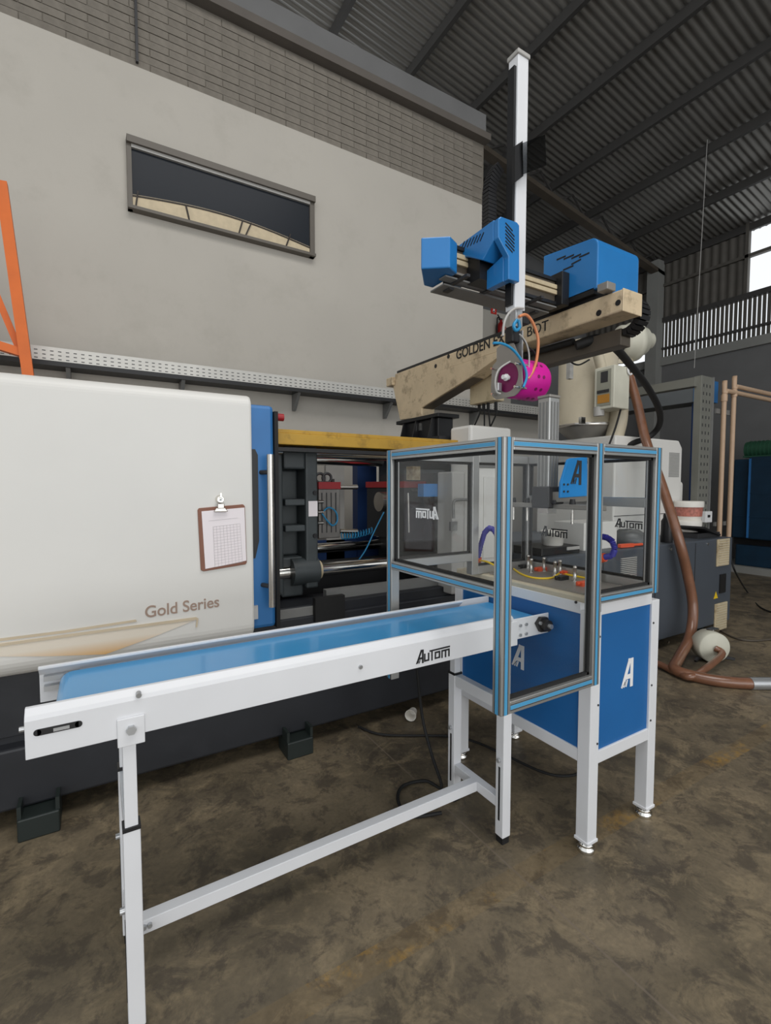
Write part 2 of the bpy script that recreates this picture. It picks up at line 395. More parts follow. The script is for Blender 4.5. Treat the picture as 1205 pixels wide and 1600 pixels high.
# ================================================================== WALL CABLE TRAY, ORANGE FRAME, EXTINGUISHER
yt = 4.5; zb = PY(330, 594, yt).z-.02
tr = thing('cable_tray', (1.2, yt, zb), 'long perforated grey cable tray on brackets along the white wall', 'cable tray')
xl, xr = -1.6, 5.7; zt = PY(330, 573, yt).z
B(xl, xr, yt, yt+.004, zb+.035, zt).build('perforated_side', 'tray_grey', tr)
B(xl, xr, yt-.006, yt+.19, zb, zb+.035).build('tray_bottom', 'black_plastic', tr)
b = MB(); k = xl+.03
while k < xr-.03:
    for j in range(3):
        z = zb+.047+j*(zt-zb-.05)/3; b.box(k, k+.022, yt-.0015, yt+.001, z, z+.006)
    k += .05
tag(b.build('slot_row', 'grey_dark', tr), kind='stuff')
for u in (58, 107, 287, 468, 613, 750):
    x = PY(u, 600, yt+.02).x if u > 60 else -1.2
    MB().prism([(x-.015, yt+.02, zb), (x-.015, YW-.003, zb), (x-.015, YW-.003, zb-.16), (x-.015, YW-.04, zb-.16)], (.03, 0, 0)).build('bracket', 'mid_grey', tr)
yo = 4.15
of = thing('orange_gantry', (-.5, yo, 0), 'orange painted steel gantry leaning behind the white machine cover', 'gantry')
a = PY(2, 285, yo); c = PY(46, 600, yo); d = (c-a).normalized()
MB().bar(a, c+d*2.3, .065, .06, (0,1,0)).build('post', 'orange_paint', of)
MB().bar(PY(-60, 330, yo+.06), PY(36, 560, yo+.06), .04, .04, (0,1,0)).build('brace', 'orange_paint', of)
MB().bar(PY(-60, 522, yo+.02), PY(42, 554, yo+.02), .06, .055).build('cross_beam', 'orange_paint', of)
MB().bar(PY(-52, 400, yo), PY(-20, 600, yo)+Vector((.2,0,-2.2)), .06, .06, (0,1,0)).build('post', 'orange_paint', of)
# column with extinguisher beyond the wall corner
yc_ = 7.2
col = B(PY(738, 500, yc_).x, PY(800, 500, yc_).x, yc_, yc_+.35, 0, 4.95).build('column_1', 'wall_white'); tag(col, kind='structure')
p = PY(771.5, 482, yc_); sg = thing('extinguisher_sign', (p.x, yc_, p.z), 'small red sign with white arrow above the fire extinguisher', 'sign')
B(p.x-.075, p.x+.075, yc_-.008, yc_, p.z-.11, p.z+.11).build('sign_board', 'sign_red', sg)
MB().box(p.x-.02, p.x+.02, yc_-.011, yc_-.008, p.z-.075, p.z+.05).prism([(p.x-.04,yc_-.011,p.z-.05),(p.x+.04,yc_-.011,p.z-.05),(p.x,yc_-.011,p.z-.09)],(0,.003,0)).build('sign_mark', 'letter_white', sg)
p = PY(777, 524, yc_); ex = thing('fire_extinguisher', (p.x, yc_-.1, p.z-.2), 'dark red fire extinguisher hanging on the grey column', 'fire extinguisher')
MB().lathe((p.x, yc_-.1, p.z-.2), (0,0,1), [(.075,0),(.085,.02),(.085,.34),(.06,.4),(.025,.43),(.025,.47)]).build('cylinder', 'ext_red', ex)
MB().box(p.x-.05, p.x+.03, yc_-.115, yc_-.085, p.z+.27, p.z+.30).bar((p.x-.02, yc_-.1, p.z+.29), (p.x-.09, yc_-.1, p.z+.36), .02, .015).build('handle', 'black_plastic', ex)
MB().tube([(p.x, yc_-.1, p.z+.28), (p.x-.09, yc_-.1, p.z+.3), (p.x-.1, yc_-.1, p.z+.1), (p.x-.095, yc_-.1, p.z-.1)], .012, 8).build('hose', 'black_rubber', ex)
B(p.x-.03, p.x+.06, yc_-.19, yc_-.183, p.z, p.z+.12).build('label', 'label_print', ex)
B(p.x-.03, p.x+.03, yc_-.03, yc_, p.z+.1, p.z+.2).build('wall_hook', 'grey_dark', ex)

# ================================================================== INJECTION MOULDING MACHINE
MF = 2.5
mc = thing('injection_moulding_machine', (1.8, 3.3, 0), 'large white, blue and dark grey injection moulding machine along the wall', 'machine')
ba = B(-2.6, 2.75, 2.62, 4.05, .36, .74).build('base_frame', 'base_dark', mc, .01)
B(-2.6, 2.75, 2.55, 4.1, .1, .37).build('plinth_beam', 'base_dark', mc, .012)
for k, xx in enumerate((-.45, .35, 1.15, 1.95)):
    B(xx, xx+.62, 2.608, 2.622, .40, .68).build('base_panel', 'base_dark', ba, .004)
for (u, v) in ((62, 1305), (468, 1180)):
    q = PZ(u, v); x = q.x
    f = B(x-.075, x+.075, 2.46, 2.62, 0, .097).build('levelling_mount', 'green_black', mc, .006)
    for sx in (-.075, .06): B(x+sx, x+sx+.015, 2.47, 2.55, .095, .15).build('mount_lug', 'green_black', f)
B(2.3, 2.45, 2.56, 2.7, 0, .1).build('levelling_mount', 'green_black', mc, .006)
# white sliding guard cover with rounded top and bottom
def rounded(y0, y1, z0, z1, rt, rb, x):
    p = []
    for i in range(9):
        t = math.pi/2*i/8; p.append((x, y0+rt-rt*math.cos(t), z1-rt+rt*math.sin(t)))
    p += [(x, y1, z1), (x, y1, z0)]
    for i in range(9):
        t = math.pi/2*i/8; p.append((x, y0+rb-rb*math.sin(t), z0+rb-rb*math.cos(t)))
    return p
cv = MB().prism(rounded(MF, 3.95, .685, 1.972, .06, .09, -2.6), (3.30, 0, 0)).build('guard_cover', 'machine_white', mc, .012)
text('lettering', 'Gold Series', .078, (PY(226, 966, MF).x, MF-.001, PY(226, 966, MF).z+.002), (1,0,.03), (0,0,1), 'letter_brown', cv, sx=.93, weight=.001)
def onface(pts, y): return [PY(u, v, y) for u, v in pts]
MB().prism(onface([(-60,1012),(0,1004),(150,985),(306,964),(309,967),(240,995),(165,1022),(80,1025),(-60,1026)], MF), (0,-.003,0)).build('gold_swoosh', 'gold_print', cv)
mat('swoosh_line', (202, 186, 160), .5)
MB().prism(onface([(-60,1005),(100,985),(212,968),(214,971),(100,989),(-60,1009)], MF-.002), (0,-.003,0)).build('swoosh_line', 'swoosh_line', cv)
MB().prism(onface([(-60,1014),(150,985),(306,964),(310,966),(308,980),(306,980),(307,968),(150,989),(-60,1018)], MF-.004), (0,-.003,0)).build('swoosh_line', 'swoosh_line', cv)
# blue sliding door
dr = B(.60, .826, 2.53, 2.60, .735, 1.93).build('sliding_door', 'door_blue', mc, .02)
zt_, zb_ = PY(400, 702, 2.53).z, PY(402, 872, 2.53).z
MB().prism([(.66,2.53,zt_),(.722,2.53,zt_),(.736,2.53,zt_-.03),(.736,2.53,zb_+.09),(.715,2.53,zb_),(.66,2.53,zb_)], (0,-.004,0)).build('door_window', 'black_plastic', dr)
B(.826, .846, 2.52, 2.60, .73, 1.90).build('door_seal', 'black_rubber', dr)
hx = PY(424, 830, 2.46).x
hd = MB().cyl((hx, 2.46, PY(421,710,2.46).z), (hx, 2.46, PY(427,948,2.46).z), .0185, n=20).build('door_handle', 'steel', dr)
for v in (738, 915): MB().cyl((hx-.03, 2.53, PY(416, v, 2.5).z), (hx, 2.46, PY(416, v, 2.5).z), .012).build('standoff', 'grey_dark', mc)
B(.70, .722, 2.515, 2.53, PY(402, 966, 2.53).z, PY(402, 945, 2.53).z).build('door_plate', 'zinc', dr)
MB().cyl((.84, 2.55, PY(436, 652, 2.55).z), (.885, 2.55, PY(436, 652, 2.55).z), .02).build('red_lamp', 'red_paint', dr)
# yellow guide rail over the opening
yr = 2.62
ra = B(.80, 2.62, yr, yr+.08, PY(437, 694, yr).z, PY(437, 676, yr).z).build('guide_rail', 'yellow_paint', mc, .004)
zt_ = PY(437, 676, yr).z
B(.80, 2.62, yr+.01, yr+.25, zt_, zt_+.022).build('rail_flange', 'yellow_paint', ra, .003)
B(.8, 2.62, yr+.02, yr+.1, zt_-.10, zt_-.078).build('rail_lip', 'black_plastic', ra)
# tie bars
YF, YB = 2.83, 3.72
zl = PY(550, 885, YF).z; zu = PY(550, 708, YF).z; zlb = PY(550, 853, YB).z
zub = zu
for y, z in ((YF, zl), (YF, zu), (YB, zlb), (YB, zub)):
    MB().cyl((.5, y, z), (2.2, y, z), .042, n=24).build('tie_bar', 'chrome', mc)
# moving platen
X0 = PY(446, 760, 2.78).x; X1 = PY(497, 760, 2.78).x; y0 = 2.78
zA, zB = PY(460, 697, 2.78).z, PY(460, 935, 2.78).z
mp = MB()
xa_, xb_ = PY(447, 800, y0).x, PY(478, 800, y0).x; za, zb2 = PY(462, 733, y0).z, PY(462, 872, y0).z
mp.box(X0-.30, xa_, y0+.10, 3.85, zB, zA)
mp.box(xb_, X1, y0, 3.85, zB+.05, zA); mp.box(xa_-.01, xb_, y0, 3.85, za, zA); mp.box(xa_-.01, xb_, y0+.05, 3.85, zB, zb2); mp.box(xa_, xb_, y0+.14, 3.8, zb2, za)
pl_ = mp.build('moving_platen', 'platen', mc, .012)
for v in (785, 826): 
    z = PY(462, v, y0).z; B(xa_, xb_, y0+.01, y0+.16, z-.02, z+.02).build('platen_rib', 'platen', pl_, .006)
MB().prism([(xa_-.22, y0+.02, zA), (xa_-.01, y0+.02, zA), (xa_-.01, y0+.02, zB), (xa_-.1, y0+.02, zB+.1), (xa_-.13, y0+.02, (zA+zB)/2)], (0, .2, 0)).build('platen_shoulder', 'platen', pl_, .01)
MB().cyl((PY(463,890,YF-.1).x, YF, zl), (X1+.005, YF, zl), .085, n=24).build('tie_bar_bush', 'platen', pl_)
MB().cyl((X1, YF, zl), (X1+.03, YF, zl), .058, n=20).build('bush_ring', 'dirty_cream', pl_)
B(PY(482, 800, y0).x, PY(496, 800, y0).x, y0-.004, y0, PY(482, 807, y0).z, PY(482, 783, y0).z).build('rating_plate', 'paper', pl_)
for v in (770, 837):
    q = PY(492, v, y0); MB().cyl((q.x, y0-.012, q.z), (q.x, y0, q.z), .014, n=8).build('bolt', 'black_plastic', pl_)
q = PY(485, 695, y0)
B(.85, .99, 2.72, 2.8, zB-.14, zB-.02).build('terminal_block', 'grey_dark', mc)
# mould halves
ym = 3.02; a = PY(498, 765, ym); c = PY(532, 840, ym)
ml = B(a.x, c.x, ym, 3.6, c.z, PY(500, 764, ym).z).build('mould_half', 'mould_steel', mc, .006)
for k in range(4):
    x = a.x+.02+(c.x-a.x-.04)*k/3.5; B(x, x+.006, ym-.004, ym, c.z+.04, PY(500, 770, ym).z).build('mould_groove', 'grey_dark', ml)
B(a.x-.002, c.x+.002, ym-.006, 3.6, PY(500, 764, ym).z, PY(500, 753, ym).z).build('mould_plate', 'red_paint', ml)
for u in (500, 511):
    q = PY(u, 747, ym+.06); R_ = .032; MB().tube([(q.x+R_*math.cos(t*.5236), ym+.06, q.z+R_*math.sin(t*.5236)) for t in range(13)], .01, 8).build('eye_bolt', 'grey_dark', ml)
q = PY(520, 751, ym+.06); MB().cyl((q.x, ym+.06, q.z-.02), (q.x, ym+.06, q.z+.012), .012).build('bolt', 'black_plastic', ml)
for v in (784, 800, 817):
    q = PY(503, v, ym-.03); MB().cyl((q.x-.03, q.y, q.z), (q.x+.01, q.y, q.z), .012, n=10).build('coupling', 'steel', ml)
MB().tube([PY(503, 801, ym-.03), PY(514, 793, ym-.03), PY(525, 800, ym-.03), PY(527, 814, ym-.03), PY(520, 821, ym-.03), PY(511, 813, ym-.03), PY(503, 802, ym-.03)], .006, 8).build('blue_hose', 'cyan_hose', ml)
for v in (761, 830): MB().cyl(PY(531, v, ym+.2), PY(558, v, ym+.2), .018).build('guide_pin', 'steel', ml)
pts = []
for k in range(60):
    t = k/59; q = PY(534+t*48, 838-t*t*10, ym-.02); pts.append((q.x, q.y+.018*math.sin(k*1.2), q.z+.022*math.cos(k*1.2)))
MB().tube(pts, .004, 6, False).build('coiled_hose', 'cyan_hose', ml)
MB().tube([PY(600, 800, ym-.05), PY(585, 830, ym-.05), PY(572, 858, ym-.05), PY(560, 876, ym-.05)], .005, 6).build('air_line', 'cyan_hose', ml)
# fixed platen, second mould half
q0 = PY(612, 770, 2.8).x
B(2.24, 2.5, 2.78, 3.85, .76, zu+.08).build('fixed_platen', 'platen', mc, .012)
m2 = B(1.98, 2.17, 3.02, 3.6, PY(640, 845, 3.02).z, PY(640, 762, 3.02).z).build('mould_half', 'base_dark', mc, .006)
B(1.97, 2.18, 3.0, 3.6, PY(640, 762, 3.02).z, PY(640, 752, 3.02).z).build('mould_plate', 'red_paint', m2)
q = PY(622, 785, 3.0); MB().cyl((q.x-.05, 3.2, q.z), (q.x+.06, 3.2, q.z), .075, n=32).build('locating_ring', 'steel', m2)
B(2.17, 2.24, 2.9, 3.7, .95, 1.6).build('clamp_plate', 'grey_dark', m2)
q = PY(673, 766, 2.72); B(q.x-.06, q.x+.06, 2.72, 2.79, q.z-.045, q.z+.045).build('valve_block', 'cover_blue', m2)
q = PY(650, 750, 2.9); B(q.x-.03, q.x+.04, 2.9, 2.98, q.z, q.z+.1).build('valve_body', 'dirty_cream', m2)
MB().cyl(PY(638, 770, 2.9), PY(639, 832, 2.9), .008).build('ejector_rod', 'steel', m2)
for z in (1.0, 1.12): MB().tube([(2.0, 2.95, z+.35), (2.08, 2.85, z+.3), (2.14, 2.85, z+.1), (2.2, 2.9, z)], .01, 8).build('hose', 'black_rubber', m2)
# rear guard frame and bed
gx = PY(567, 780, 3.95).x; gx0 = PY(555, 780, 3.95).x
B(gx0, gx0+.2, 3.9, 4.0, .74, 1.9).build('rear_post', 'deep_blue', mc)
B(gx0-.3, gx0-.12, 3.93, 3.97, .74, 1.9).build('rear_post', 'light_grey', mc)
B(.85, 2.7, 3.9, 4.0, 1.83, 1.95).build('rear_rail', 'black_plastic', mc)
B(.85, 2.7, 3.93, 3.98, .74, 1.02).build('rear_panel', 'deep_blue', mc)
B(2.42, 2.7, 3.5, 4.0, .74, 1.8).build('rear_panel', 'base_dark', mc)
B(.3, .8, 3.0, 4.0, .74, 1.85).build('clamp_housing', 'black_plastic', mc)
B(.82, 2.7, 2.64, 2.9, .735, .80).build('bed_beam', 'base_dark', mc, .006)
q = PY(436, 952, 2.66); B(.83, PY(492, 950, 2.66).x, 2.63, 2.72, q.z-.09, q.z).build('bed_channel', 'mid_grey', mc, .004)
B(PY(492, 950, 2.6).x, PY(538, 950, 2.6).x, 2.59, 2.63, .70, PY(500, 934, 2.6).z).build('black_flap', 'black_rubber', mc)
B(1.2, 2.7, 2.7, 2.75, .80, .86).build('bed_ledge', 'mid_grey', mc)
B(.82, 2.7, 3.05, 3.6, .74, .90).build('bed_block', 'black_plastic', mc)
# operator column
xa_ = PY(735, 700, 2.5).x; xb_ = PY(790, 700, 2.5).x; zt_ = PY(745, 664, 2.5).z
oc = B(xa_, xb_+.06, 2.5, 2.72, .76, zt_).build('control_column', 'machine_white', mc, .02)
B(xa_-.11, xa_, 2.55, 2.72, .76, 1.60).build('column_wing', 'light_grey', oc, .01)
B(PY(745, 700, 2.5).x, PY(774, 700, 2.5).x, 2.492, 2.5, PY(745, 731, 2.5).z, PY(745, 694, 2.5).z).build('display', 'mid_grey', oc, .003)
q = PY(768, 712, 2.5); MB().cyl((q.x, 2.485, q.z), (q.x, 2.5, q.z), .022).build('dial', 'grey_dark', oc)
B(PY(755, 800, 2.5).x, xb_+.05, 2.49, 2.5, PY(760, 872, 2.5).z, PY(760, 745, 2.5).z).build('column_door', 'machine_white', oc, .004)
B(PY(776, 770, 2.5).x, PY(781, 770, 2.5).x, 2.484, 2.492, PY(780, 790, 2.5).z, PY(780, 757, 2.5).z).build('door_pull', 'grey_dark', oc)
B(PY(702, 800, 2.55).x, PY(712, 800, 2.55).x, 2.53, 2.55, PY(706, 829, 2.55).z, PY(706, 815, 2.55).z).build('hinge', 'mid_grey', oc)
MB().tube([PY(709, 810, 2.5), PY(709, 786, 2.5), PY(716, 781, 2.5), PY(738, 781, 2.5)], .01, 8).build('bracket_arm', 'mid_grey', oc)
# injection side: grey cabinet with white injection cover on top
ZC = PY(1040, 851, 2.4).z
xe = PZ(1138, 983).x
cb = B(2.85, xe, 2.4, 4.0, .1, ZC).build('injection_cabinet', 'cabinet_grey', mc, .012)
for xs in (3.5, 4.25, 4.92): B(xs, xs+.006, 2.396, 2.402, .12, ZC-.02).build('panel_joint', 'grey_dark', cb)
xs0 = PY(1119, 870, 2.4).x; xs1 = PY(1139, 870, 2.4).x
for (va, vb) in ((843, 885), (943, 985)):
    zt_, zb_ = PY(1120, va, 2.4).z, PY(1120, vb, 2.4).z
    g = B(xs0, xs1-.02, 2.385, 2.4, zb_, zt_).build('vent_panel', 'dirty_cream', cb, .004)
    for k in range(11):
        z = zb_+.015+(zt_-zb_-.03)*k/10; B(xs0+.02, xs1-.04, 2.379, 2.385, z, z+.007).build('vent_slat', 'dryer_cream', g)
B(PY(1124, 910, 2.4).x, PY(1133, 910, 2.4).x, 2.39, 2.4, PY(1128, 926, 2.4).z, PY(1128, 897, 2.4).z).build('grip_recess', 'black_plastic', cb)
q = PY(1118, 935, 2.4); MB().prism([(q.x-.04, 2.398, q.z), (q.x+.04, 2.398, q.z), (q.x, 2.398, q.z+.07)], (0,-.003,0)).build('warning_label', 'yellow_cable', cb)
for u, v in ((1048, 858), (1106, 850), (1044, 1004), (1103, 985)):
    q = PY(u, v, 2.4); MB().cyl((q.x, 2.392, q.z), (q.x, 2.4, q.z), .014, n=10).build('screw', 'chrome', cb)
xg = PY(970, 870, 2.4).x
for k in range(14): B(xg, xg+.22, 2.39, 2.4, ZC-.29+k*.016, ZC-.282+k*.016).build('vent_slat', 'light_grey', cb)
B(xe-.35, xe-.3, 2.5, 2.58, 0, .1).build('levelling_mount', 'green_black', cb); B(3.2, 3.3, 2.5, 2.6, 0, .1).build('levelling_mount', 'green_black', cb); B(3.2, xe-.1, 3.8, 3.9, 0, .1).build('rear_skid', 'green_black', cb)
xw = PY(1066, 720, 2.85).x; zw = PY(1045, 687, 2.85).z
iw = MB().prism([(4.3,2.85,ZC),(xw,2.85,ZC),(xw,2.85,zw-.08),(xw-.07,2.85,zw),(4.3,2.85,zw)], (0,.95,0)).build('injection_cover', 'machine_white', mc, .015)
for k in range(22):
    z = zw-.14-k*.012; B(xw-.26, xw-.06, 2.846, 2.851, z, z+.005).build('louvre', 'mid_grey', iw)
B(4.31, xw-.01, 2.846, 2.851, PY(960,806,2.85).z-.006, PY(960,806,2.85).z).build('cover_seam', 'grey_dark', iw)
B(xw, xw+.35, 3.0, 3.6, ZC, PY(1080, 752, 3.0).z).build('rear_cover', 'machine_white', mc, .04, seg=3)
B(xe-.5, xe-.05, 2.5, 3.2, ZC, ZC+.05).build('cabinet_shelf', 'grey_dark', mc)
MB().bar((xe-.55, 2.55, ZC+.12), (xe-.1, 2.6, ZC+.02), .25, .02).build('black_flap', 'black_plastic', mc)

# ================================================================== clipboard on the cover
yk = MF-.012
ck = thing('clipboard', (.53, MF, 1.1), 'brown clipboard with a printed form hooked on the white cover', 'clipboard')
MB().prism(onface([(311,794),(380,788),(383,791),(386,879),(384,882),(318,893),(314,891),(309,797)], yk+.003), (0,.008,0)).build('board', 'board_brown', ck, .003)
pp = MB().prism(onface([(315,799),(382,793),(385,876),(321,889)], yk), (0,.002,0)).build('paper_sheet', 'paper', ck)
b = MB()
A_, B_, C_, D_ = onface([(333,823),(375,818),(379,878),(336,886)], yk-.0008)
for k in range(15):
    t = k/14; b.bar(A_.lerp(D_, t), B_.lerp(C_, t), .0008, .0012)
for k in range(9):
    t = k/8; b.bar(A_.lerp(B_, t), D_.lerp(C_, t), .0012, .0008, (0,1,0))
b.bar(A_, D_, .0012, .004, (0,1,0)); a1, a2 = onface([(326,814),(372,809)], yk-.0008); b.bar(a1, a2, .001, .0012)
tag(b.build('form_lines', 'print_grey', pp), kind='stuff')
q = PY(345, 796, yk-.01)
MB().prism([(q.x-.035,yk-.004,q.z-.012),(q.x+.035,yk-.004,q.z-.012),(q.x+.022,yk-.004,q.z+.008),(q.x-.022,yk-.004,q.z+.008)], (0,-.012,0)).box(q.x-.016,q.x+.016,yk-.02,yk-.004,q.z+.005,q.z+.03).build('clip', 'steel', ck, .003)
MB().cyl((q.x, yk+.012, q.z+.05), (q.x, yk-.012, q.z+.05), .022, .015, n=20).cyl((q.x, yk-.012, q.z+.05), (q.x, yk-.03, q.z+.055), .007).bar((q.x, yk-.02, q.z+.055), (q.x, yk-.02, q.z+.082), .005, .005).build('suction_hook', 'chrome', ck)

# ================================================================== BELT CONVEYOR
cn = thing('belt_conveyor', (.75, 1.58, 0), 'white belt conveyor with blue belt leading to the guarded table', 'conveyor')
YN, YFAR = 1.40, 1.765; ZT = .963; ZBm = .845; CX0, CX1 = -.162, 1.47
def rail(y, s):
    return [(CX0,y,ZBm),(CX0,y,.938),(CX0,y+s*.006,.948),(CX0,y+s*.022,ZT),(CX0,y+s*.034,ZT),(CX0,y+s*.034,.955),(CX0,y+s*.006,.93),(CX0,y+s*.006,ZBm)]
r1 = MB().prism(rail(YN, 1), (CX1-CX0, 0, 0)).build('side_rail', 'white_paint', cn, .0015)
r2 = MB().prism(rail(YFAR, -1), (CX1-CX0, 0, 0)).build('side_rail', 'white_paint', cn, .0015)
for y, rr in ((YN, r1), (YFAR, r2)):
    s = -1 if y == YN else 1
    B(1.445, 1.665, y+s*.001 if s > 0 else y-.005, y+.005 if s > 0 else y, .868, .955).build('end_plate', 'white_paint', cn, .003)
    B(1.415, 1.475, y-.007 if s < 0 else y+.002, y-.001 if s < 0 else y+.007, .845, .945).build('joint_plate', 'white_paint', cn, .001)
for dx, dz in ((1.49,.925),(1.525,.925),(1.49,.885),(1.525,.885)):
    MB().cyl((dx, YN-.012, dz), (dx, YN-.004, dz), .007, n=6).build('bolt', 'zinc', r1)
q = (1.62, .912)
br = MB().prism([(q[0]-.045,YN-.005,q[1]+.01),(q[0]-.02,YN-.005,q[1]+.035),(q[0]+.02,YN-.005,q[1]+.03),(q[0]+.045,YN-.005,q[1]-.01),(q[0]+.02,YN-.005,q[1]-.033),(q[0]-.02,YN-.005,q[1]-.03)], (0,-.018,0)).cyl((q[0],YN-.02,q[1]),(q[0],YN-.045,q[1]),.024,n=16).build('flange_bearing', 'black_plastic', cn, .003)
MB().cyl((q[0],YN-.045,q[1]),(q[0],YN-.06,q[1]),.01).build('shaft_end', 'zinc', br)
for sx in (-.03, .03): MB().cyl((q[0]+sx,YN-.03,q[1]-sx*.4),(q[0]+sx,YN-.023,q[1]-sx*.4),.008,n=6).build('bolt', 'zinc', br)
# belt loop
p = []; zr = .035
for i in range(13): t = math.pi/2+math.pi*i/12; p.append((-.075+zr*math.cos(t), 1.437, .903+zr*math.sin(t)))
for i in range(13): t = -math.pi/2+math.pi*i/12; p.append((1.615+zr*math.cos(t), 1.437, .903+zr*math.sin(t)))
MB().prism(p, (0, .29, 0)).build('belt', 'belt_blue', cn, .002)
for x in (-.075, 1.615): MB().cyl((x, YN+.008, .903), (x, YFAR-.008, .903), .014).build('roller_shaft', 'zinc', cn)
B(-.15, -.06, 1.735, 1.757, .885, .90).build('tension_block', 'zinc', cn); B(-.15, -.06, 1.735, 1.757, .915, .93).build('tension_block', 'zinc', cn)
sl_ = MB()
for xx in (-.137, -.053): sl_.cyl((xx, YN-.0015, .907), (xx, YN+.001, .907), .008, n=16)
sl_.box(-.137, -.053, YN-.0015, YN+.001, .899, .915); sl = sl_.build('tension_slot', 'black_plastic', r1)
B(-.105, -.072, YN-.003, YN-.001, .902, .910).build('tension_bolt', 'zinc', sl)
for x, z in ((.082, .952), (.744, .897), (.30, .952)):
    if x != .30: MB().cyl((x, YN-.006, z-.002), (x, YN+.008, z), .007, n=10).build('bolt', 'zinc', r1)
MB().cyl((CX0-.012, YN+.02, .915), (CX0, YN+.02, .915), .007, n=8).build('bolt', 'zinc', r1)
logo('lettering', Vector((.972, YN-.001, .862)), (1,0,.02), (0,0,1), .043, 'letter_black', r1)
# leg stands
def stand(xl, w, zs, ztop):
    for y in (YN, YFAR-w):
        lg = B(xl, xl+w, y, y+w, .03, zs).build('leg', 'white_paint', cn, .003)
        B(xl+.005, xl+w-.005, y+.005, y+w-.005, zs, ztop).build('inner_tube', 'white_paint', lg, .002)
        B(xl-.001, xl+w+.001, y-.001, y+w+.001, zs-.004, zs+.006).build('tube_cap', 'black_plastic', lg)
        B(xl+.004, xl+w-.004, y+.004, y+w-.004, 0, .03).build('foot', 'black_rubber', lg)
        B(xl-.0015, xl, y+w*.4, y+w*.6, .1, .33).build('height_slot', 'black_plastic', lg)
        MB().cyl((xl-.012, y+w*.5, .36), (xl, y+w*.5, .36), .009, n=8).build('bolt', 'zinc', lg)
    B(xl+.004, xl+w-.004, YN+w, YFAR-w, zs-.055, zs-.003).build('cross_bar', 'white_paint', cn, .002)
    B(xl+.004, xl+w-.004, YN+w, YFAR-w, .145, .188).build('cross_bar', 'white_paint', cn, .002)
stand(.036, .042, .59, .845); stand(1.412, .045, .62, .845)
bkt = B(.03, .094, YN-.007, YN, .822, .897).build('leg_bracket', 'white_paint', cn, .002)
MB().cyl((.062, YN-.017, .865), (.062, YN-.007, .865), .0125, n=6).build('bolt', 'zinc', bkt)
B(1.40, 1.47, YFAR, YFAR+.006, .822, .897).build('leg_bracket', 'white_paint', cn, .002)
MB().box(.078, 1.416, 1.562, 1.602, .146, .190).build('long_brace', 'white_paint', cn, .002)
for dx in (.088, .104): MB().cyl((dx, 1.552, .172), (dx, 1.562, .172), .007, n=8).build('bolt', 'zinc', cn)

# ================================================================== WORK TABLE
tb = thing('inspection_table', (1.9, 1.6, 0), 'white steel table with blue side panels under the clear guard', 'table')
TX0, TX1, TY0, TY1, LW = 1.664, 2.133, 1.18, 2.03, .058
for x in (TX0, TX1-LW):
    for y in (TY0, TY1-LW):
        l = B(x, x+LW, y, y+LW, .055, 1.0).build('leg', 'white_paint', tb, .003)
        ft = B(x-.004, x+LW+.004, y-.004, y+LW+.004, .045, .058).build('foot_plate', 'white_paint', l, .002)
        c = (x+LW/2, y+LW/2)
        MB().lathe((c[0], c[1], 0), (0,0,1), [(.034,0),(.036,.008),(.036,.02),(.028,.024),(.03,.03),(.03,.036),(.012,.04),(.012,.05)]).build('levelling_foot', 'chrome', l)
        if y == TY0:
            for z in (.9, .62, .46):
                xx = x+.012 if x > 1.9 else x+LW-.012
                MB().cyl((xx, y-.003, z), (xx, y, z), .0045, n=8).build('screw', 'grey_dark', l)
for z0, z1, nm in ((.372, .424, 'lower_rail'), (.985, 1.032, 'apron')):
    B(TX0+LW, TX1-LW, TY0+.002, TY0+.045, z0, z1).build(nm, 'white_paint', tb, .002)
    B(TX0+LW, TX1-LW, TY1-.045, TY1-.002, z0, z1).build(nm, 'white_paint', tb, .002)
    B(TX0+.002, TX0+.045, TY0+LW, TY1-LW, z0, z1).build(nm, 'white_paint', tb, .002)
    B(TX1-.045, TX1-.002, TY0+LW, TY1-LW, z0, z1).build(nm, 'white_paint', tb, .002)
pf = B(TX0+LW, TX1-LW, TY0+.010, TY0+.014, .424, .985).build('front_panel', 'panel_blue', tb)
ps = B(TX0+.010, TX0+.014, TY0+LW, TY1-LW, .424, .985).build('side_panel', 'panel_blue', tb)
B(TX1-.014, TX1-.010, TY0+LW, TY1-LW, .424, .985).build('side_panel', 'panel_blue', tb); B(TX0+LW, TX1-LW, TY1-.014, TY1-.010, .424, .985).build('back_panel', 'panel_blue', tb)
a = PY(971, 1074, TY0+.01); logo('panel_logo', Vector((a.x, TY0+.009, a.z)), (1,0,.0), (0,0,1), .105, 'letter_white', pf, word=False, th=.15)
a = PX(801, 1037, TX0+.01); logo('panel_logo', Vector((TX0+.009, a.y, a.z)), (0,-1,0), (0,0,1), .095, 'letter_white', ps, word=False, th=.15)
tp = B(TX0+.005, TX1-.005, TY0+.03, TY1-.005, 1.03, 1.055).build('table_top', 'dryer_cream', tb, .006)
q = PX(900, 941, TX0); MB().cyl((TX0-.002, q.y, q.z), (TX0+.003, q.y, q.z), .006, n=8).build('screw', 'grey_dark', tb)
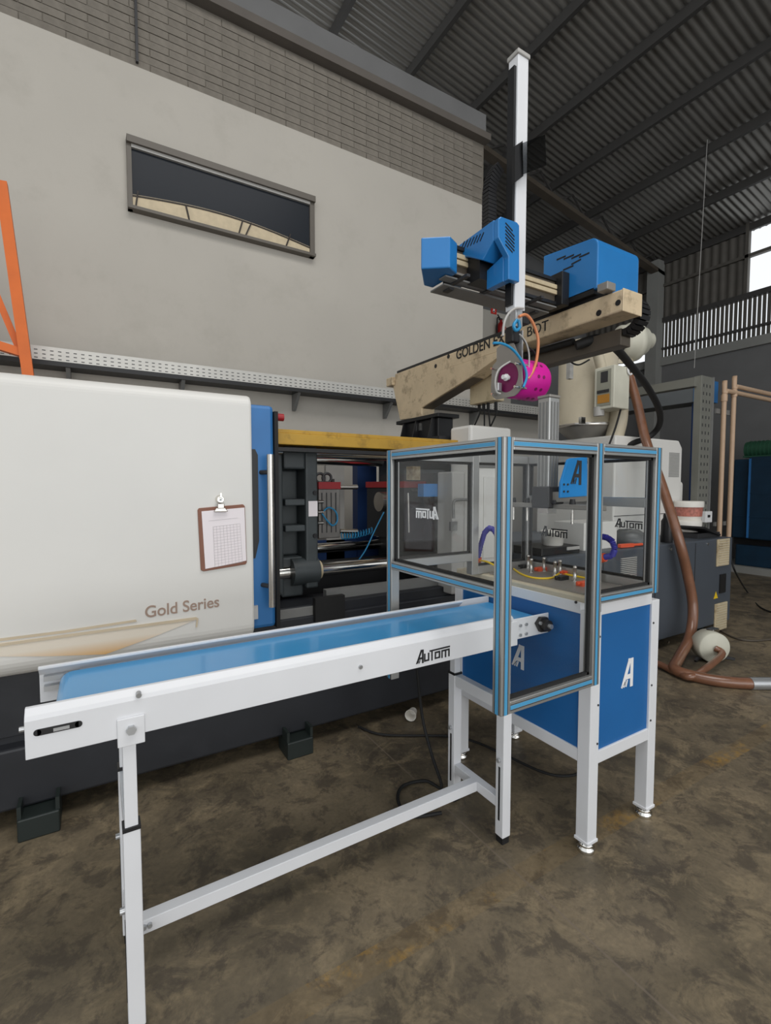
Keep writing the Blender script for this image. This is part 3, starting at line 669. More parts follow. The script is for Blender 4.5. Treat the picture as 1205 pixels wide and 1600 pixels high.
# fixture on the table top
fx = thing('pin_fixture', (1.85, 1.6, 1.055), 'row of upright steel pins and orange clips on the table top', 'fixture')
ZTB = 1.055
B(1.70, 1.98, 1.25, 1.80, ZTB, ZTB+.008).build('base_plate', 'dull_aluminium', fx)
for u, v in ((830,897),(856,894),(867,902),(898,911),(940,911),(808,887),(817,883),(834.6,884),(893.7,897)):
    q = PZ(u, v, ZTB); q.y = min(max(q.y, 1.23), 1.79); q.x = min(max(q.x, 1.69), 1.97)
    MB().lathe((q.x, q.y, ZTB), (0,0,1), [(.012,0),(.012,.012),(.008,.014),(.008,.068),(.0095,.07),(.0095,.078),(.006,.08)], n=12).build('pin', 'steel', fx)
for u, v, nm in ((878,905,'black_plastic'),(885,896,'orange_plastic'),(845,891,'orange_plastic'),(965,908,'black_plastic'),(950,905,'black_plastic'),(820,886,'black_plastic'),(912,914,'orange_plastic')):
    q = PZ(u, v, ZTB+.01); MB().box(q.x-.03, q.x+.03, q.y-.018, q.y+.018, ZTB, ZTB+.026).cyl((q.x-.03,q.y,ZTB+.02),(q.x-.045,q.y,ZTB+.02),.006,n=8).build('sensor_block', nm, fx, .004)
MB().tube([PZ(u, v, ZTB+.012) for u, v in ((803,889),(815,897),(835,903),(862,903),(875,896),(893,899),(925,905))], .005, 6).build('yellow_cable', 'yellow_cable', fx)
# flexible coolant hoses
def loc_hose(name, pts, label):
    t = thing(name, pts[0], label, 'hose'); n = len(pts)
    q = []
    for i in range(n-1):
        for k in range(5): q.append(pts[i].lerp(pts[i+1], k/5))
    for i in range(len(q)-1):
        MB().cyl(q[i], q[i].lerp(q[i+1], .92), .0145, .010, n=10).build('hose_segment', 'purple_hose', t)
    d = (pts[0]-pts[1]).normalized(); MB().cyl(pts[0]-d*.005, pts[0]+d*.04, .02, .022, n=12).build('orange_base', 'orange_plastic', t)
    return t
h1 = loc_hose('flexible_hose', [PX(747, 872, 1.70), PX(752, 850, 1.70), PX(757, 833, 1.69), PX(764, 825, 1.69), PX(771, 827, 1.69), PX(779, 840, 1.69)], 'purple jointed hose with orange base, nearer the conveyor end')
loc_hose('flexible_hose', [PX(944, 871, 1.94), PX(957, 868, 1.94), PX(961, 858, 1.94), PX(957, 846, 1.94), PX(949, 840, 1.94), PX(938, 838, 1.94)], 'purple jointed hose curling above the far table edge')
MB().tube([PX(750, 876, 1.70), PX(738, 890, 1.72), PX(735, 904, 1.73)], .005, 6).build('yellow_cable', 'yellow_cable', h1)
MB().tube([PX(750, 876, 1.70), PX(762, 878, 1.70), PX(779, 887, 1.70)], .005, 6).build('yellow_cable', 'yellow_cable', h1)
# ================================================================== GUARD ENCLOSURE
en = thing('guard_enclosure', (1.64, 1.55, .71), 'aluminium-profile guard with clear panes and blue strips above the table', 'machine guard')
EX0, EX1, EY0, EY1, PW = 1.129, 2.035, 1.134, 1.865, .042; ETOP = 1.661
EXM = 1.604
def profile(name, x0,x1,y0,y1,z0,z1, parent=en):
    o = B(x0,x1,y0,y1,z0,z1).build(name, 'aluminium', parent, .002)
    d = (x1-x0, y1-y0, z1-z0); ax = d.index(max(d)); t = .0012
    lo = [x0,y0,z0]; hi = [x1,y1,z1]; s = MB(); g = MB()
    for k in range(3):
        if k == ax: continue
        j = 3-ax-k   # strip runs along ax, centred on j, proud on k
        for side in (0, 1):
            mid = (lo[k]+hi[k])/2-(1.585, 1.5, 1.2)[k]
            if (side == 0 and (mid > -.1 or k == 2)) or (side == 1 and mid < .1): continue
            c = (lo[j]+hi[j])/2; a = [0,0,0]; b = [0,0,0]
            a[ax], b[ax] = lo[ax]+.001, hi[ax]-.001
            a[j], b[j] = c-.0065, c+.0065
            a[k], b[k] = (lo[k]-t, lo[k]) if side == 0 else (hi[k], hi[k]+t)
            s.box(a[0],b[0],a[1],b[1],a[2],b[2])
            for sg in (-1, 1):
                a2, b2 = list(a), list(b); a2[j], b2[j] = c+sg*.0095-.0012, c+sg*.0095+.0012
                a2[k], b2[k] = (lo[k]-t*.4, lo[k]) if side == 0 else (hi[k], hi[k]+t*.4)
                g.box(a2[0],b2[0],a2[1],b2[1],a2[2],b2[2])
    if s.v: s.build('blue_strip', 'strip_blue', o); g.build('groove', 'grey_dark', o)
    return o
profile('post', EX0, EX0+PW, EY0, EY0+PW, .736, ETOP)
profile('post', EX0, EX0+PW, EY1-PW, EY1, .62, ETOP)
profile('post', EXM, EXM+PW, EY0, EY0+PW, .736, ETOP)
profile('post', EX1-PW, EX1, EY0, EY0+PW, 1.05, ETOP); profile('post', EX1-PW, EX1, EY1-PW, EY1, 1.057, ETOP); profile('post', EXM, EXM+PW, EY1-PW, EY1, 1.057, ETOP)
zR = ETOP-PW
for y in (EY0, EY1-PW):
    profile('top_rail', EX0+PW, EXM, y, y+PW, zR, ETOP); profile('top_rail', EXM+PW, EX1-PW, y, y+PW, zR, ETOP)
for x in (EX0, EX1-PW): profile('top_rail', x, x+PW, EY0+PW, EY1-PW, zR, ETOP)
profile('bottom_rail', EX0, EX0+PW, EY0+PW, EY1-PW, 1.127, 1.165)
profile('bottom_rail', EX0+PW, EXM, EY0, EY0+PW, .736, .778)
profile('bottom_rail', EXM+PW, EX1-PW, EY0, EY0+PW, 1.05, 1.085)
profile('bottom_rail', EXM+PW, EX1-PW, EY1-PW, EY1, 1.057, 1.097); profile('bottom_rail', EX0+PW, EXM, EY1-PW, EY1, 1.127, 1.165)
profile('bottom_rail', EX1-PW, EX1, EY0+PW, EY1-PW, 1.057, 1.097)
zm = PX(990, 785, EX1-PW/2).z; profile('middle_rail', EX1-PW, EX1, EY0+PW, EY1-PW, zm-.02, zm+.02)
def pane(x0,x1,y0,y1,z0,z1):
    o = B(x0,x1,y0,y1,z0,z1).build('pane', 'acrylic', en); g = MB(); e = .011; h = .004
    if x1-x0 < .01: 
        for a in ((y0,y0+e,z0,z1),(y1-e,y1,z0,z1),(y0,y1,z0,z0+e),(y0,y1,z1-e,z1)): g.box(x0-h,x1+h,*a)
    else:
        for a in ((x0,x0+e,z0,z1),(x1-e,x1,z0,z1),(x0,x1,z0,z0+e),(x0,x1,z1-e,z1)): g.box(a[0],a[1],y0-h,y1+h,a[2],a[3])
    g.build('gasket', 'black_rubber', o); return o
yp = EY0+PW/2; xp = EX0+PW/2
pL = pane(xp-.0025, xp+.0025, EY0+PW, EY1-PW, 1.165, zR)
pane(EX0+PW, EXM, yp-.0025, yp+.0025, .778, zR); pane(EXM+PW, EX1-PW, yp-.0025, yp+.0025, 1.085, zR)
pF = pane(EX0+PW, EXM, EY1-PW/2-.0025, EY1-PW/2+.0025, 1.165, zR); pane(EXM+PW, EX1-PW, EY1-PW/2-.0025, EY1-PW/2+.0025, 1.097, zR)
xq = EX1-PW/2; pR = pane(xq-.0025, xq+.0025, EY0+PW, EY1-PW, 1.097, zR)
a = PX(686, 811, xp); logo('lettering', Vector((xp-.004, a.y, a.z)), (0,1,0), (0,0,1), .043, 'letter_white', pL, bold=1.15)
a = PX(847, 836, xq); logo('lettering', Vector((xq-.004, a.y, a.z)), (0,-1,0), (0,0,1), .046, 'letter_black', pR, bold=1.1)
a = PX(962, 823, xq); logo('lettering', Vector((xq-.004, a.y, a.z)), (0,-1,0), (0,0,1), .036, 'letter_black', pR)
# ================================================================== PRESS CYLINDER inside the guard
pc = thing('press_cylinder', (1.9, 1.6, 1.4), 'upright aluminium pneumatic press with blue plate inside the guard', 'pneumatic press')
cx, cy = 1.80, 1.53; zt_ = PX(867, 621, cx).z
cyl_ = B(cx-.034, cx+.034, cy-.034, cy+.034, 1.45, zt_).build('cylinder_profile', 'aluminium', pc, .004)
for sx in (-.02, .0, .02):
    B(cx+sx-.004, cx+sx+.004, cy-.0365, cy-.034, 1.46, zt_-.02).build('cylinder_groove', 'mid_grey', cyl_); B(cx-.0365, cx-.034, cy+sx-.004, cy+sx+.004, 1.46, zt_-.02).build('cylinder_groove', 'mid_grey', cyl_)
B(cx-.036, cx+.036, cy-.036, cy+.036, zt_, zt_+.012).build('cylinder_cap', 'dull_aluminium', cyl_, .002)
B(cx-.05, cx+.05, cy-.05, cy+.05, 1.40, 1.50).build('mount_block', 'grey_dark', pc, .006)
B(cx-.03, cx+.03, cy-.03, cy+.03, 1.375, 1.40).build('rod_end', 'steel', pc)
yb = 1.43
bp = MB().prism([PY(u, v, yb) for u, v in ((876,778),(877,755),(888,718),(893,716),(918,714),(919,775))], (0,.012,0)).build('blue_plate', 'bracket_blue', pc, .002)
a = PY(892, 755, yb); logo('plate_logo', Vector((a.x, yb-.001, a.z)), (1,0,0), (0,0,1), .095, 'grey_dark', bp, word=False, th=.14)
for u, v in ((881,757),(887,757),(881,768),(887,768)): 
    q = PY(u, v, yb); MB().cyl((q.x, yb-.004, q.z), (q.x, yb, q.z), .005, n=8).build('bolt', 'grey_dark', bp)
B(PY(878,770,yb).x, EX1-PW, yb+.012, yb+.055, 1.43, 1.475).build('support_arm', 'dull_aluminium', pc)
zb_ = PX(862, 791, cx).z
bar = B(cx-.016, cx+.016, EY0+.10, EY1-.09, zb_-.01, zb_+.012).build('press_bar', 'dull_aluminium', pc, .003)
B(cx-.03, cx+.03, cy-.07, cy+.07, zb_+.012, zb_+.03).build('press_plate', 'grey_dark', pc, .003)
B(cx-.012, cx+.012, cy-.012, cy+.012, zb_+.03, 1.38).build('piston_rod', 'chrome', pc)
for yy in (1.27, 1.39, 1.65, 1.74):
    MB().cyl((cx, yy, zb_+.012), (cx, yy, zb_+.035), .014, .011, n=10).build('knob', 'black_plastic', bar)
    MB().cyl((cx, yy, zb_-.012), (cx, yy, zb_-.075), .006, n=8).build('push_rod', 'steel', bar)

# ================================================================== ROBOT
XB = 2.3; BW = .16
rb = thing('take_out_robot', (2.38, 3.3, 1.86), 'cream and blue gantry robot arm standing on the moulding machine', 'robot')
zt_ = 2.495; zb_ = 2.385; yn_ = 1.505; yf_ = 3.66
bm_ = B(XB, XB+BW, yn_, yf_, zb_, zt_).build('main_beam', 'robot_cream', rb, .008)
B(XB-.002, XB+BW+.002, yn_-.006, yn_+.001, zb_-.002, zt_+.002).build('beam_end_cap', 'robot_cream', bm_, .004)
B(XB-.03, XB+BW+.01, yf_, yf_+.10, zb_+.01, zb_+.085).build('beam_rear_cap', 'robot_cream', bm_, .008)
B(XB+.01, XB+.05, yn_+.09, yf_-.02, zt_, zt_+.022).build('slide_rail', 'black_plastic', bm_); B(XB+.10, XB+.14, yn_+.09, yf_-.02, zt_, zt_+.022).build('slide_rail', 'black_plastic', bm_)
q = PX(966, 473, XB); MB().cyl((XB-.002, q.y, q.z), (XB+.004, q.y, q.z), .015, n=14).build('beam_hole', 'black_plastic', bm_)
for u, v in ((701,557),(681,572),(780,525),(936,489)):
    q = PX(u, v, XB); MB().cyl((XB-.002, q.y, q.z), (XB+.004, q.y, q.z), .016, n=12).build('beam_hole', 'black_plastic', bm_)
a = PX(713, 562, XB); text('lettering', 'GOLDEN EXE', .098, (XB-.002, a.y, a.z), (0,-1,0), (0,0,1), 'letter_black', bm_, sx=.9, weight=.0012)
a = PX(823, 527, XB); text('lettering', 'BOT', .085, (XB-.002, a.y, a.z), (0,-1,0), (0,0,1), 'letter_black', bm_, sx=1, weight=0)
gz = [PX(u, v, XB) for u, v in ((614,603),(776,550),(776,560),(737,588),(659,637),(659,652),(625,656))]
MB().prism(gz, (.13, 0, 0)).build('beam_gusset', 'robot_cream', rb, .004)
MB().prism([p_+Vector((.015,0,-.006)) for p_ in (gz[3],gz[4],gz[5])]+[gz[5]+Vector((.015,.2,0)), gz[4]+Vector((.015,.1,.02))], (.1,0,0)).build('gusset_web', 'brown_steel', rb)
q = PX(640, 655, XB); pz = q.z; py0, py1 = PX(688, 653, XB).y, PX(622, 659, XB).y
B(XB-.02, XB+.19, py0, py1, pz-.03, pz).build('pedestal_flange', 'black_plastic', rb, .003)
B(XB+.01, XB+.16, py0+.04, py1-.06, 1.86, pz-.03).build('pedestal', 'black_plastic', rb, .006)
for yy in (py0+.08, (py0+py1)/2, py1-.12): MB().prism([(XB-.06, yy, 1.86),(XB+.01, yy, 1.86),(XB+.01, yy, pz-.03),(XB-.015, yy, pz-.03)], (0,.015,0)).build('pedestal_rib', 'black_plastic', rb)
q = PX(655, 667, XB); B(XB+.002, XB+.01, q.y-.012, q.y+.012, q.z-.03, q.z+.03).build('pedestal_bolt', 'chrome', rb)
B(2.1, 2.62, 2.75, 3.8, 1.80, 1.86).build('mount_plate', 'base_dark', rb)
B(XB+.03, XB+.15, 2.8, 3.75, 1.72, 1.80).build('mount_foot', 'base_dark', rb)
# trough and cable under the beam
B(XB+BW+.01, XB+BW+.10, 1.62, 3.30, 2.27, 2.36).build('cable_trough', 'brown_steel', rb, .004)
B(XB+.02, XB+BW+.01, 2.6, 3.3, 2.30, 2.38).build('trough_bracket', 'brown_steel', rb)
MB().tube([(XB+BW-.03, 3.0, 2.365), (XB+BW-.03, 2.4, 2.36), (XB+BW-.02, 1.9, 2.355)], .018, 10).build('beam_cable', 'black_rubber', rb)
pts = []
for k in range(12):
    t = math.pi*k/11; pts.append((XB+BW+.055, yn_+.05-.09*math.sin(t)+.06, 2.42+.085*math.cos(t)))
for a, c in zip(pts[:-1], pts[1:]): MB().bar(a, Vector(a).lerp(Vector(c), .9), .035, .085, (1,0,0)).build('chain_link', 'black_plastic', rb)
for u, du in ((749, -9), (756, 1), (763, 3), (775, -9)):
    MB().tube([PX(u, 630, XB+.2), PX(u+1, 645, XB+.2), PX(u+du, 668, XB+.2)], .006, 6).cyl(PX(u, 628, XB+.2), PX(u, 640, XB+.2), .012, n=8).build('hanging_cable', 'black_rubber', rb)
B(XB+.15, XB+.25, PX(780, 630, XB+.2).y, PX(742, 630, XB+.2).y, PX(760, 630, XB+.2).z, 2.30).build('connector_box', 'dirty_cream', rb, .004)
# carriage on the beam
q = PX(936, 375, XB-.015); yk0 = q.y; ztop = q.z+.06
prof = [PX(936, 459, XB-.015), PX(936, 388, XB-.015)]
cy0 = yk0; zc0 = zt_+.022; zc1 = 2.80
pr = [(XB-.02, cy0, zc0+.02), (XB-.02, cy0, zc1-.04)]
for i in range(1, 6): t = math.pi/2*i/5; pr.append((XB-.02, cy0+.05-.05*math.cos(t), zc1-.04+.05*math.sin(t)))
pr += [(XB-.02, cy0+.36, zc1+.045), (XB-.02, cy0+.36, zc0+.10), (XB-.02, cy0+.22, zc0+.10), (XB-.02, cy0+.20, zc0+.02)]
cc = MB().prism(pr, (.365, 0, 0)).build('carriage_cover', 'cover_blue', rb, .006)
for (ua, va, ub, vb) in ((870,406,884,400),(881,405,897,398),(893,404,908,397),(905,402,921,395),(893,413,908,405),(880,422,896,415),(870,432,883,425)):
    MB().bar(PX(ua, va, XB-.021), PX(ub, vb, XB-.021), .002, .008).build('vent_slot', 'black_plastic', cc)
B(XB-.02, XB+BW+.05, cy0+.02, cy0+.48, zt_+.022, zc0+.03).build('carriage_block', 'black_plastic', rb)
q = PX(945, 449, XB-.03); B(XB-.05, XB+.02, q.y-.03, q.y+.03, q.z-.02, q.z+.02).build('sensor', 'dull_aluminium', rb, .004)
# cross arm along x
ya = 1.86; za = PY(800, 428, ya).z
zl_ = 2.545
arm = B(1.46, XB-.02, ya, ya+.11, 2.525, 2.635).build('cross_arm', 'brown_steel', rb, .003)
B(1.46, XB-.03, ya-.016, ya, 2.592, 2.615).build('cream_rail', 'dirty_cream', arm, .002); B(1.46, XB-.03, ya-.016, ya, 2.562, 2.585).build('cream_rail', 'dirty_cream', arm, .002)
B(1.46, XB-.03, ya-.012, ya+.05, 2.635, 2.652).build('guide_rail', 'black_plastic', arm); B(1.46, XB-.03, ya-.012, ya+.05, 2.508, 2.525).build('guide_rail', 'black_plastic', arm)
B(XB-.08, XB-.02, ya-.05, ya+.12, 2.50, 2.68).build('arm_clamp', 'black_plastic', arm, .004)
for x_ in (1.5, 1.58, 1.66): B(x_, x_+.06, ya-.02, ya-.012, 2.512, 2.522).build('rail_clip', 'dull_aluminium', arm)
pA = Vector((1.30, ya-.015, 0)); pB = Vector((1.405, ya-.094, 0)); pC = Vector((1.475, ya-.06, 0)); pD = Vector((1.475, ya+.13, 0)); pE = Vector((1.42, ya+.13, 0))
MB().prism([p_+Vector((0,0,2.492)) for p_ in (pA,pB,pC,pD,pE)], (0,0,.14)).build('arm_end_cover', 'cover_blue', rb, .006)
B(1.46, XB-.1, ya+.02, ya+.13, 2.468, 2.475).build('drip_shield', 'mid_grey', rb); B(1.43, XB-.1, ya-.03, ya+.02, 2.482, 2.489).build('drip_shield', 'mid_grey', rb)
for x_ in (1.5, 1.7, 2.0): B(x_, x_+.02, ya-.10, ya+.13, 2.474, 2.486).build('shield_strut', 'grey_dark', rb)
for x_ in (1.5, 2.1): B(x_, x_+.03, ya+.03, ya+.08, 2.46, 2.53).build('shield_hanger', 'grey_dark', rb)
# mast carriage cover (arch over the cross arm)
yc0 = 1.62
fr = [PY(u, v, yc0) for u, v in ((779,341),(783,338),(808,347),(812,352),(812,441),(795,436),(795,401),(779,371))]
mcov = MB().prism(fr, (0, .03, 0)).build('mast_cover', 'cover_blue', rb, .004)
xq_ = fr[0].x; xr_ = fr[4].x; ztp = fr[1].z
side = [(xq_, yc0+.03, ztp-.005), (xq_, ya+.16, ztp-.02), (xq_, ya+.16, ztp-.16), (xq_, ya+.13, ztp-.16), (xq_, ya-.02, ztp-.09), (xq_, yc0+.1, fr[7].z-.06), (xq_, yc0+.03, fr[7].z)]
MB().prism(side, (xr_-xq_-.03, 0, 0)).build('mast_cover_hood', 'cover_blue', rb, .004)
x5 = fr[5].x; MB().prism([(x5-.004, yc0+.03, fr[6].z+.02), (x5-.004, yc0+.14, fr[6].z-.01), (x5-.004, yc0+.14, fr[5].z), (x5-.004, yc0+.03, fr[5].z)], (xr_-x5-.03,0,0)).build('mast_cover_skirt', 'cover_blue', rb, .003)
for k in range(7):
    a = PY(790, 348+k*5.6, yc0-.001); c = PY(804, 364+k*5.6, yc0-.001)
    if k in (0, 6): c = a.lerp(c, .8)
    MB().bar(a, c, .002, .005).build('vent_slot', 'black_plastic', mcov)
for k in range(7):
    u = 756-k*5; v = 363+k*2.3; MB().bar(PX(u, v, xq_-.001), PX(u-6, v+14, xq_-.001), .002, .005, (0,1,0)).build('vent_slot', 'black_plastic', mcov)
B(xr_+.05, xr_+.14, ya-.02, ya+.06, 2.70, 2.80).build('cable_box', 'cover_blue', rb, .004); B(xr_-.05, xr_+.1, ya, ya+.05, 2.64, 2.70).build('cable_box_foot', 'grey_dark', rb)
B(fr[0].x+.02, xr_+.02, yc0+.14, ya-.012, 2.48, 2.66).build('slide_block', 'black_plastic', rb)
# mast
ymt = 1.665
xa_ = PY(804.5, 480, ymt).x; xb_ = PY(820.5, 480, ymt).x
zt_m = PY(812, 84, ymt).z; zb_m = PY(812, 484, ymt).z
ms = B(xa_, xb_, ymt, ymt+.06, zb_m, zt_m).build('mast', 'white_paint', rb, .003)
B(xa_-.006, xb_+.006, ymt-.006, ymt+.066, zt_m, zt_m+.02).build('mast_cap', 'light_grey', ms, .004)
B(xa_-.014, xa_, ymt+.01, ymt+.05, zb_m+.02, zt_m-.05).build('mast_rail', 'black_plastic', ms)
# smoked plate on the mast
q1, q2 = PY(812, 222, ymt-.03), PY(853, 268, ymt-.03)
MB().prism([PY(u, v, ymt-.03) for u, v in ((815,224),(852,210),(854,258),(818,272))], (0,.005,0)).build('smoked_plate', 'smoked_film', ms)
MB().prism([PY(u, v, ymt-.02) for u, v in ((805,228),(817,220),(818,275),(805,285))], (0,.02,0)).build('plate_clamp', 'black_plastic', ms)
# cable chain beside the mast
z = 2.62; prev = None
for k in range(22):
    t = k/21; zz = 2.66+.36*t; xx = xa_-.075+.0*t; yy = ymt+.10
    if t > .6: xx += .055*((t-.6)/.4)**2
    cur = Vector((xx, yy, zz))
    if prev: MB().bar(prev, prev.lerp(cur, .85), .05, .045, (0,1,0)).build('chain_link', 'black_plastic', rb)
    prev = cur
# gripper
gx, gy = (xa_+xb_)/2, ymt+.02
gh = thing('gripper_tool', (gx, gy, 2.0), 'end-of-arm gripper with magenta drums hanging from the white mast', 'gripper')
B(gx-.025, gx+.02, gy-.02, gy+.02, zb_m-.08, zb_m).build('wrist', 'zinc', gh, .003)
B(gx+.02, gx+.06, gy-.025, gy+.02, zb_m-.06, zb_m-.005).build('valve', 'black_plastic', gh, .003)
B(gx-.05, gx+.0, gy-.025, gy+.025, zb_m-.155, zb_m-.08).build('rotary_joint', 'black_plastic', gh, .006)
B(gx-.004, gx+.004, gy-.04, gy+.02, zb_m-.25, zb_m-.10).build('hanger_bar', 'zinc', gh)
X_P = gx-.035
cpl = [PX(u, v, X_P) for u, v in ((776,545),(781,537),(803,536),(807,548),(815,562),(816,604),(806,618),(772,625),(767,612),(769,572),(776,566))]
ctr = PX(793, 590, X_P); Rr = .07
n = 28; vs = []
ply = []
# plate with round opening: ring between polygon outline and circle
import bisect
for i in range(n):
    t = 2*math.pi*i/n; dy, dz = math.cos(t), math.sin(t); best = None
    for a, c in zip(cpl, cpl[1:]+cpl[:1]):
        ay, az = a.y-ctr.y, a.z-ctr.z; ey, ez = c.y-a.y, c.z-a.z; den = dy*ez-dz*ey
        if abs(den) < 1e-9: continue
        s_ = (ay*ez-az*ey)/den; w_ = (ay*dz-az*dy)/den
        if s_ > 0 and -1e-6 <= w_ <= 1+1e-6: best = max(best or 0, s_)
    best = max(best or Rr+.02, Rr+.008)
    ply.append((dy, dz, best))
for dx in (0, .006):
    for dy, dz, bs in ply: vs.append((X_P+dx, ctr.y+dy*bs, ctr.z+dz*bs))
    for dy, dz, bs in ply: vs.append((X_P+dx, ctr.y+dy*Rr, ctr.z+dz*Rr))
fs = []
for i in range(n):
    j = (i+1) % n; fs += [(i, j, n+j, n+i), (2*n+i, 3*n+i, 3*n+j, 2*n+j), (i, 2*n+i, 2*n+j, j), (n+i, n+j, 3*n+j, 3*n+i)]
MB().add(vs, fs).build('ring_plate', 'dull_aluminium', gh)
c0 = ctr.copy()
MB().lathe((X_P+.008, c0.y, c0.z), (1,0,0), [(.078,0),(.078,.02),(.066,.02),(.066,.004)], n=32).build('drum_rim', 'dark_magenta', gh)
dm = MB().lathe((X_P+.045, c0.y, c0.z+.0), (1,0,0), [(.06,-.02),(.092,-.02),(.096,-.01),(.096,.145),(.086,.165),(.03,.168)], n=36).build('drum', 'magenta', gh)
MB().cyl((X_P+.01, c0.y, c0.z), (X_P+.05, c0.y, c0.z), .05, n=24).build('drum_core', 'dark_magenta', gh)
MB().cyl((X_P-.03, c0.y, c0.z), (X_P+.02, c0.y, c0.z), .011, n=12).cyl((X_P-.012, c0.y, c0.z), (X_P-.006, c0.y, c0.z), .017, n=12).build('centre_pin', 'letter_white', gh)
for k in range(10):
    t = 2*math.pi*k/10
    for dx in (.11, .145):
        e = Vector((0, math.cos(t), math.sin(t))); p_ = Vector((X_P+dx, c0.y, c0.z))
        MB().cyl(p_+e*.094, p_+e*.0975, .0085, n=10).build('drum_hole', 'dark_magenta', dm)
for k, (dy, dz) in enumerate(((.075,.055),(-.085,.045),(-.08,-.06),(.07,-.07))):
    MB().cyl((X_P-.035, c0.y+dy, c0.z+dz), (X_P+.04, c0.y+dy, c0.z+dz), .006, n=8).build('clamp_bolt', 'chrome', gh)
B(X_P-.03, X_P-.005, c0.y+.03, c0.y+.055, c0.z-.06, c0.z-.02).build('fitting', 'zinc', gh, .003)
R3 = lambda pts, y: [PY(u, v, y) for u, v in pts]
MB().tube(R3([(811,495),(822,492),(833,505),(841,530),(839,560),(833,580),(825,592)], gy-.07), .007, 8).build('copper_hose', 'copper_hose', gh)
MB().tube(R3([(771,536),(785,537),(800,545),(813,560),(821,576),(823,590),(818,605)], gy-.08), .006, 8).build('cyan_hose', 'cyan_hose', gh)
MB().tube(R3([(818,482),(806,482),(795,490),(788,505),(786,525)], gy-.04), .006, 8).build('grey_hose', 'light_grey', gh)
MB().tube(R3([(808,500),(803,508),(806,516),(812,512),(810,500)], gy-.05), .008, 8).build('blue_hose', 'cyan_hose', gh)
MB().tube(R3([(812,520),(824,540),(836,552),(838,575),(826,592)], gy-.06), .004, 6).build('black_hose', 'black_rubber', gh)
MB().tube(R3([(812,522),(822,535),(827,555),(826,580)], gy-.065), .004, 6).build('white_hose', 'light_grey', gh)
MB().tube(R3([(797,565),(780,577),(774,595),(776,612),(782,615)], gy-.07), .0045, 6).build('clear_hose', 'light_grey', gh)

# ================================================================== DRYER HOPPER and its kit
hc = PY(918, 600, 3.3); hx_, hy_ = hc.x, 3.3
hp = thing('hopper_dryer', (hx_, hy_, zw), 'cream hopper dryer with control box and drum-shaped blower on the injection unit', 'hopper')
zj = PY(918, 662, hy_-.2).z; zt_h = PY(918, 545, hy_).z
MB().lathe((hx_, hy_, zw), (0,0,1), [(.17,0),(.19,.02),(.28,zj-zw-.03),(.295,zj-zw)], n=36).build('cone', 'dull_aluminium', hp)
bd = MB().lathe((hx_, hy_, zj), (0,0,1), [(.30,0),(.30,.02),(.29,.02),(.29,zt_h-zj),(.25,zt_h-zj+.05),(.08,zt_h-zj+.09)], n=40).build('drum', 'dryer_cream', hp)
MB().lathe((hx_, hy_, zj-.012), (0,0,1), [(.305,0),(.31,.01),(.305,.03)], n=40).build('clamp_band', 'steel', hp)
q = PY(909, 657, hy_-.31); B(q.x-.03, q.x+.03, hy_-.33, hy_-.30, q.z-.03, q.z+.03).build('band_latch', 'chrome', hp)
q = PY(879, 580, hy_-.2); B(q.x-.02, q.x+.03, hy_-.3, hy_-.26, PY(879,592,hy_-.25).z, PY(879,556,hy_-.25).z).build('sight_glass', 'light_grey', hp)
MB().tube([PY(884,555,2.95), PY(893,566,2.95), PY(905,570,2.95), PY(921,562,2.95)], .008, 6).build('cable', 'black_rubber', hp)
q0, q1 = PY(940, 575, 2.98), PY(931, 540, 2.98); MB().cyl(q0, q1+(q1-q0)*.4, .05, n=16).build('air_pipe', 'dryer_cream', hp)
MB().cyl(PY(936, 636, 2.98), PY(936, 650, 2.98), .05, n=16).build('spout', 'light_grey', hp)
# control box
yb = 2.80; a = PY(930, 575, yb); c = PY(959, 638, yb); xr = PY(982, 600, yb).x
pt = [PY(929,575,yb), PY(960,568,yb-.0), PY(960,634,yb), PY(927,639,yb)]
x0_, x1_ = PY(960, 600, yb).x, PY(982, 600, yb).x
zt_, zb_ = PY(970, 571, yb).z, PY(970, 638, yb).z
xd0 = PX(929, 600, x0_)
dbx = B(x0_, x1_+.02, yb, yb+min(.55, xd0.y-yb), zb_, zt_).build('control_box', 'box_cream', hp, .008)
yF_ = yb+min(.55, xd0.y-yb)
B(x0_-.006, x0_, yb+.03, yF_-.03, zb_+.03, zt_-.03).build('box_door', 'label_grey', dbx, .002)
ym_ = (yb+yF_)/2; h_ = zt_-zb_; w_ = yF_-yb
B(x0_-.009, x0_-.006, ym_-.08*w_/.4, ym_+.06*w_/.4, zt_-.25*h_-.05, zt_-.12*h_).build('display', 'grey_dark', dbx)
for k in range(3): B(x0_-.012, x0_-.006, yF_-w_*(.28+.2*k)-.02, yF_-w_*(.28+.2*k)+.02, zt_-.62*h_, zt_-.55*h_).build('button', 'grey_dark', dbx)
B(x0_-.008, x0_-.006, ym_-w_*.3, ym_+w_*.3, zb_+.14*h_, zb_+.34*h_).build('warning_label', 'label_orange', dbx)
q = PY(985, 577, yb-.01); MB().tube([(q.x+.04*math.cos(t*.6), yb-.012, q.z+.05*math.sin(t*.6)) for t in range(11)], .009, 8).build('plug_ring', 'letter_white', dbx)
pts = [PY(968, 640, 2.95), PY(966, 660, 2.95), PY(961, 680, 2.98), PY(955, 697, 3.0)]
MB().tube(pts, .085, 16).build('insulated_duct', 'dryer_cream', hp)
MB().tube([PY(970, 640, 2.84), PY(962, 668, 2.84), PY(952, 695, 2.84)], .01, 6).build('cable', 'black_rubber', hp)
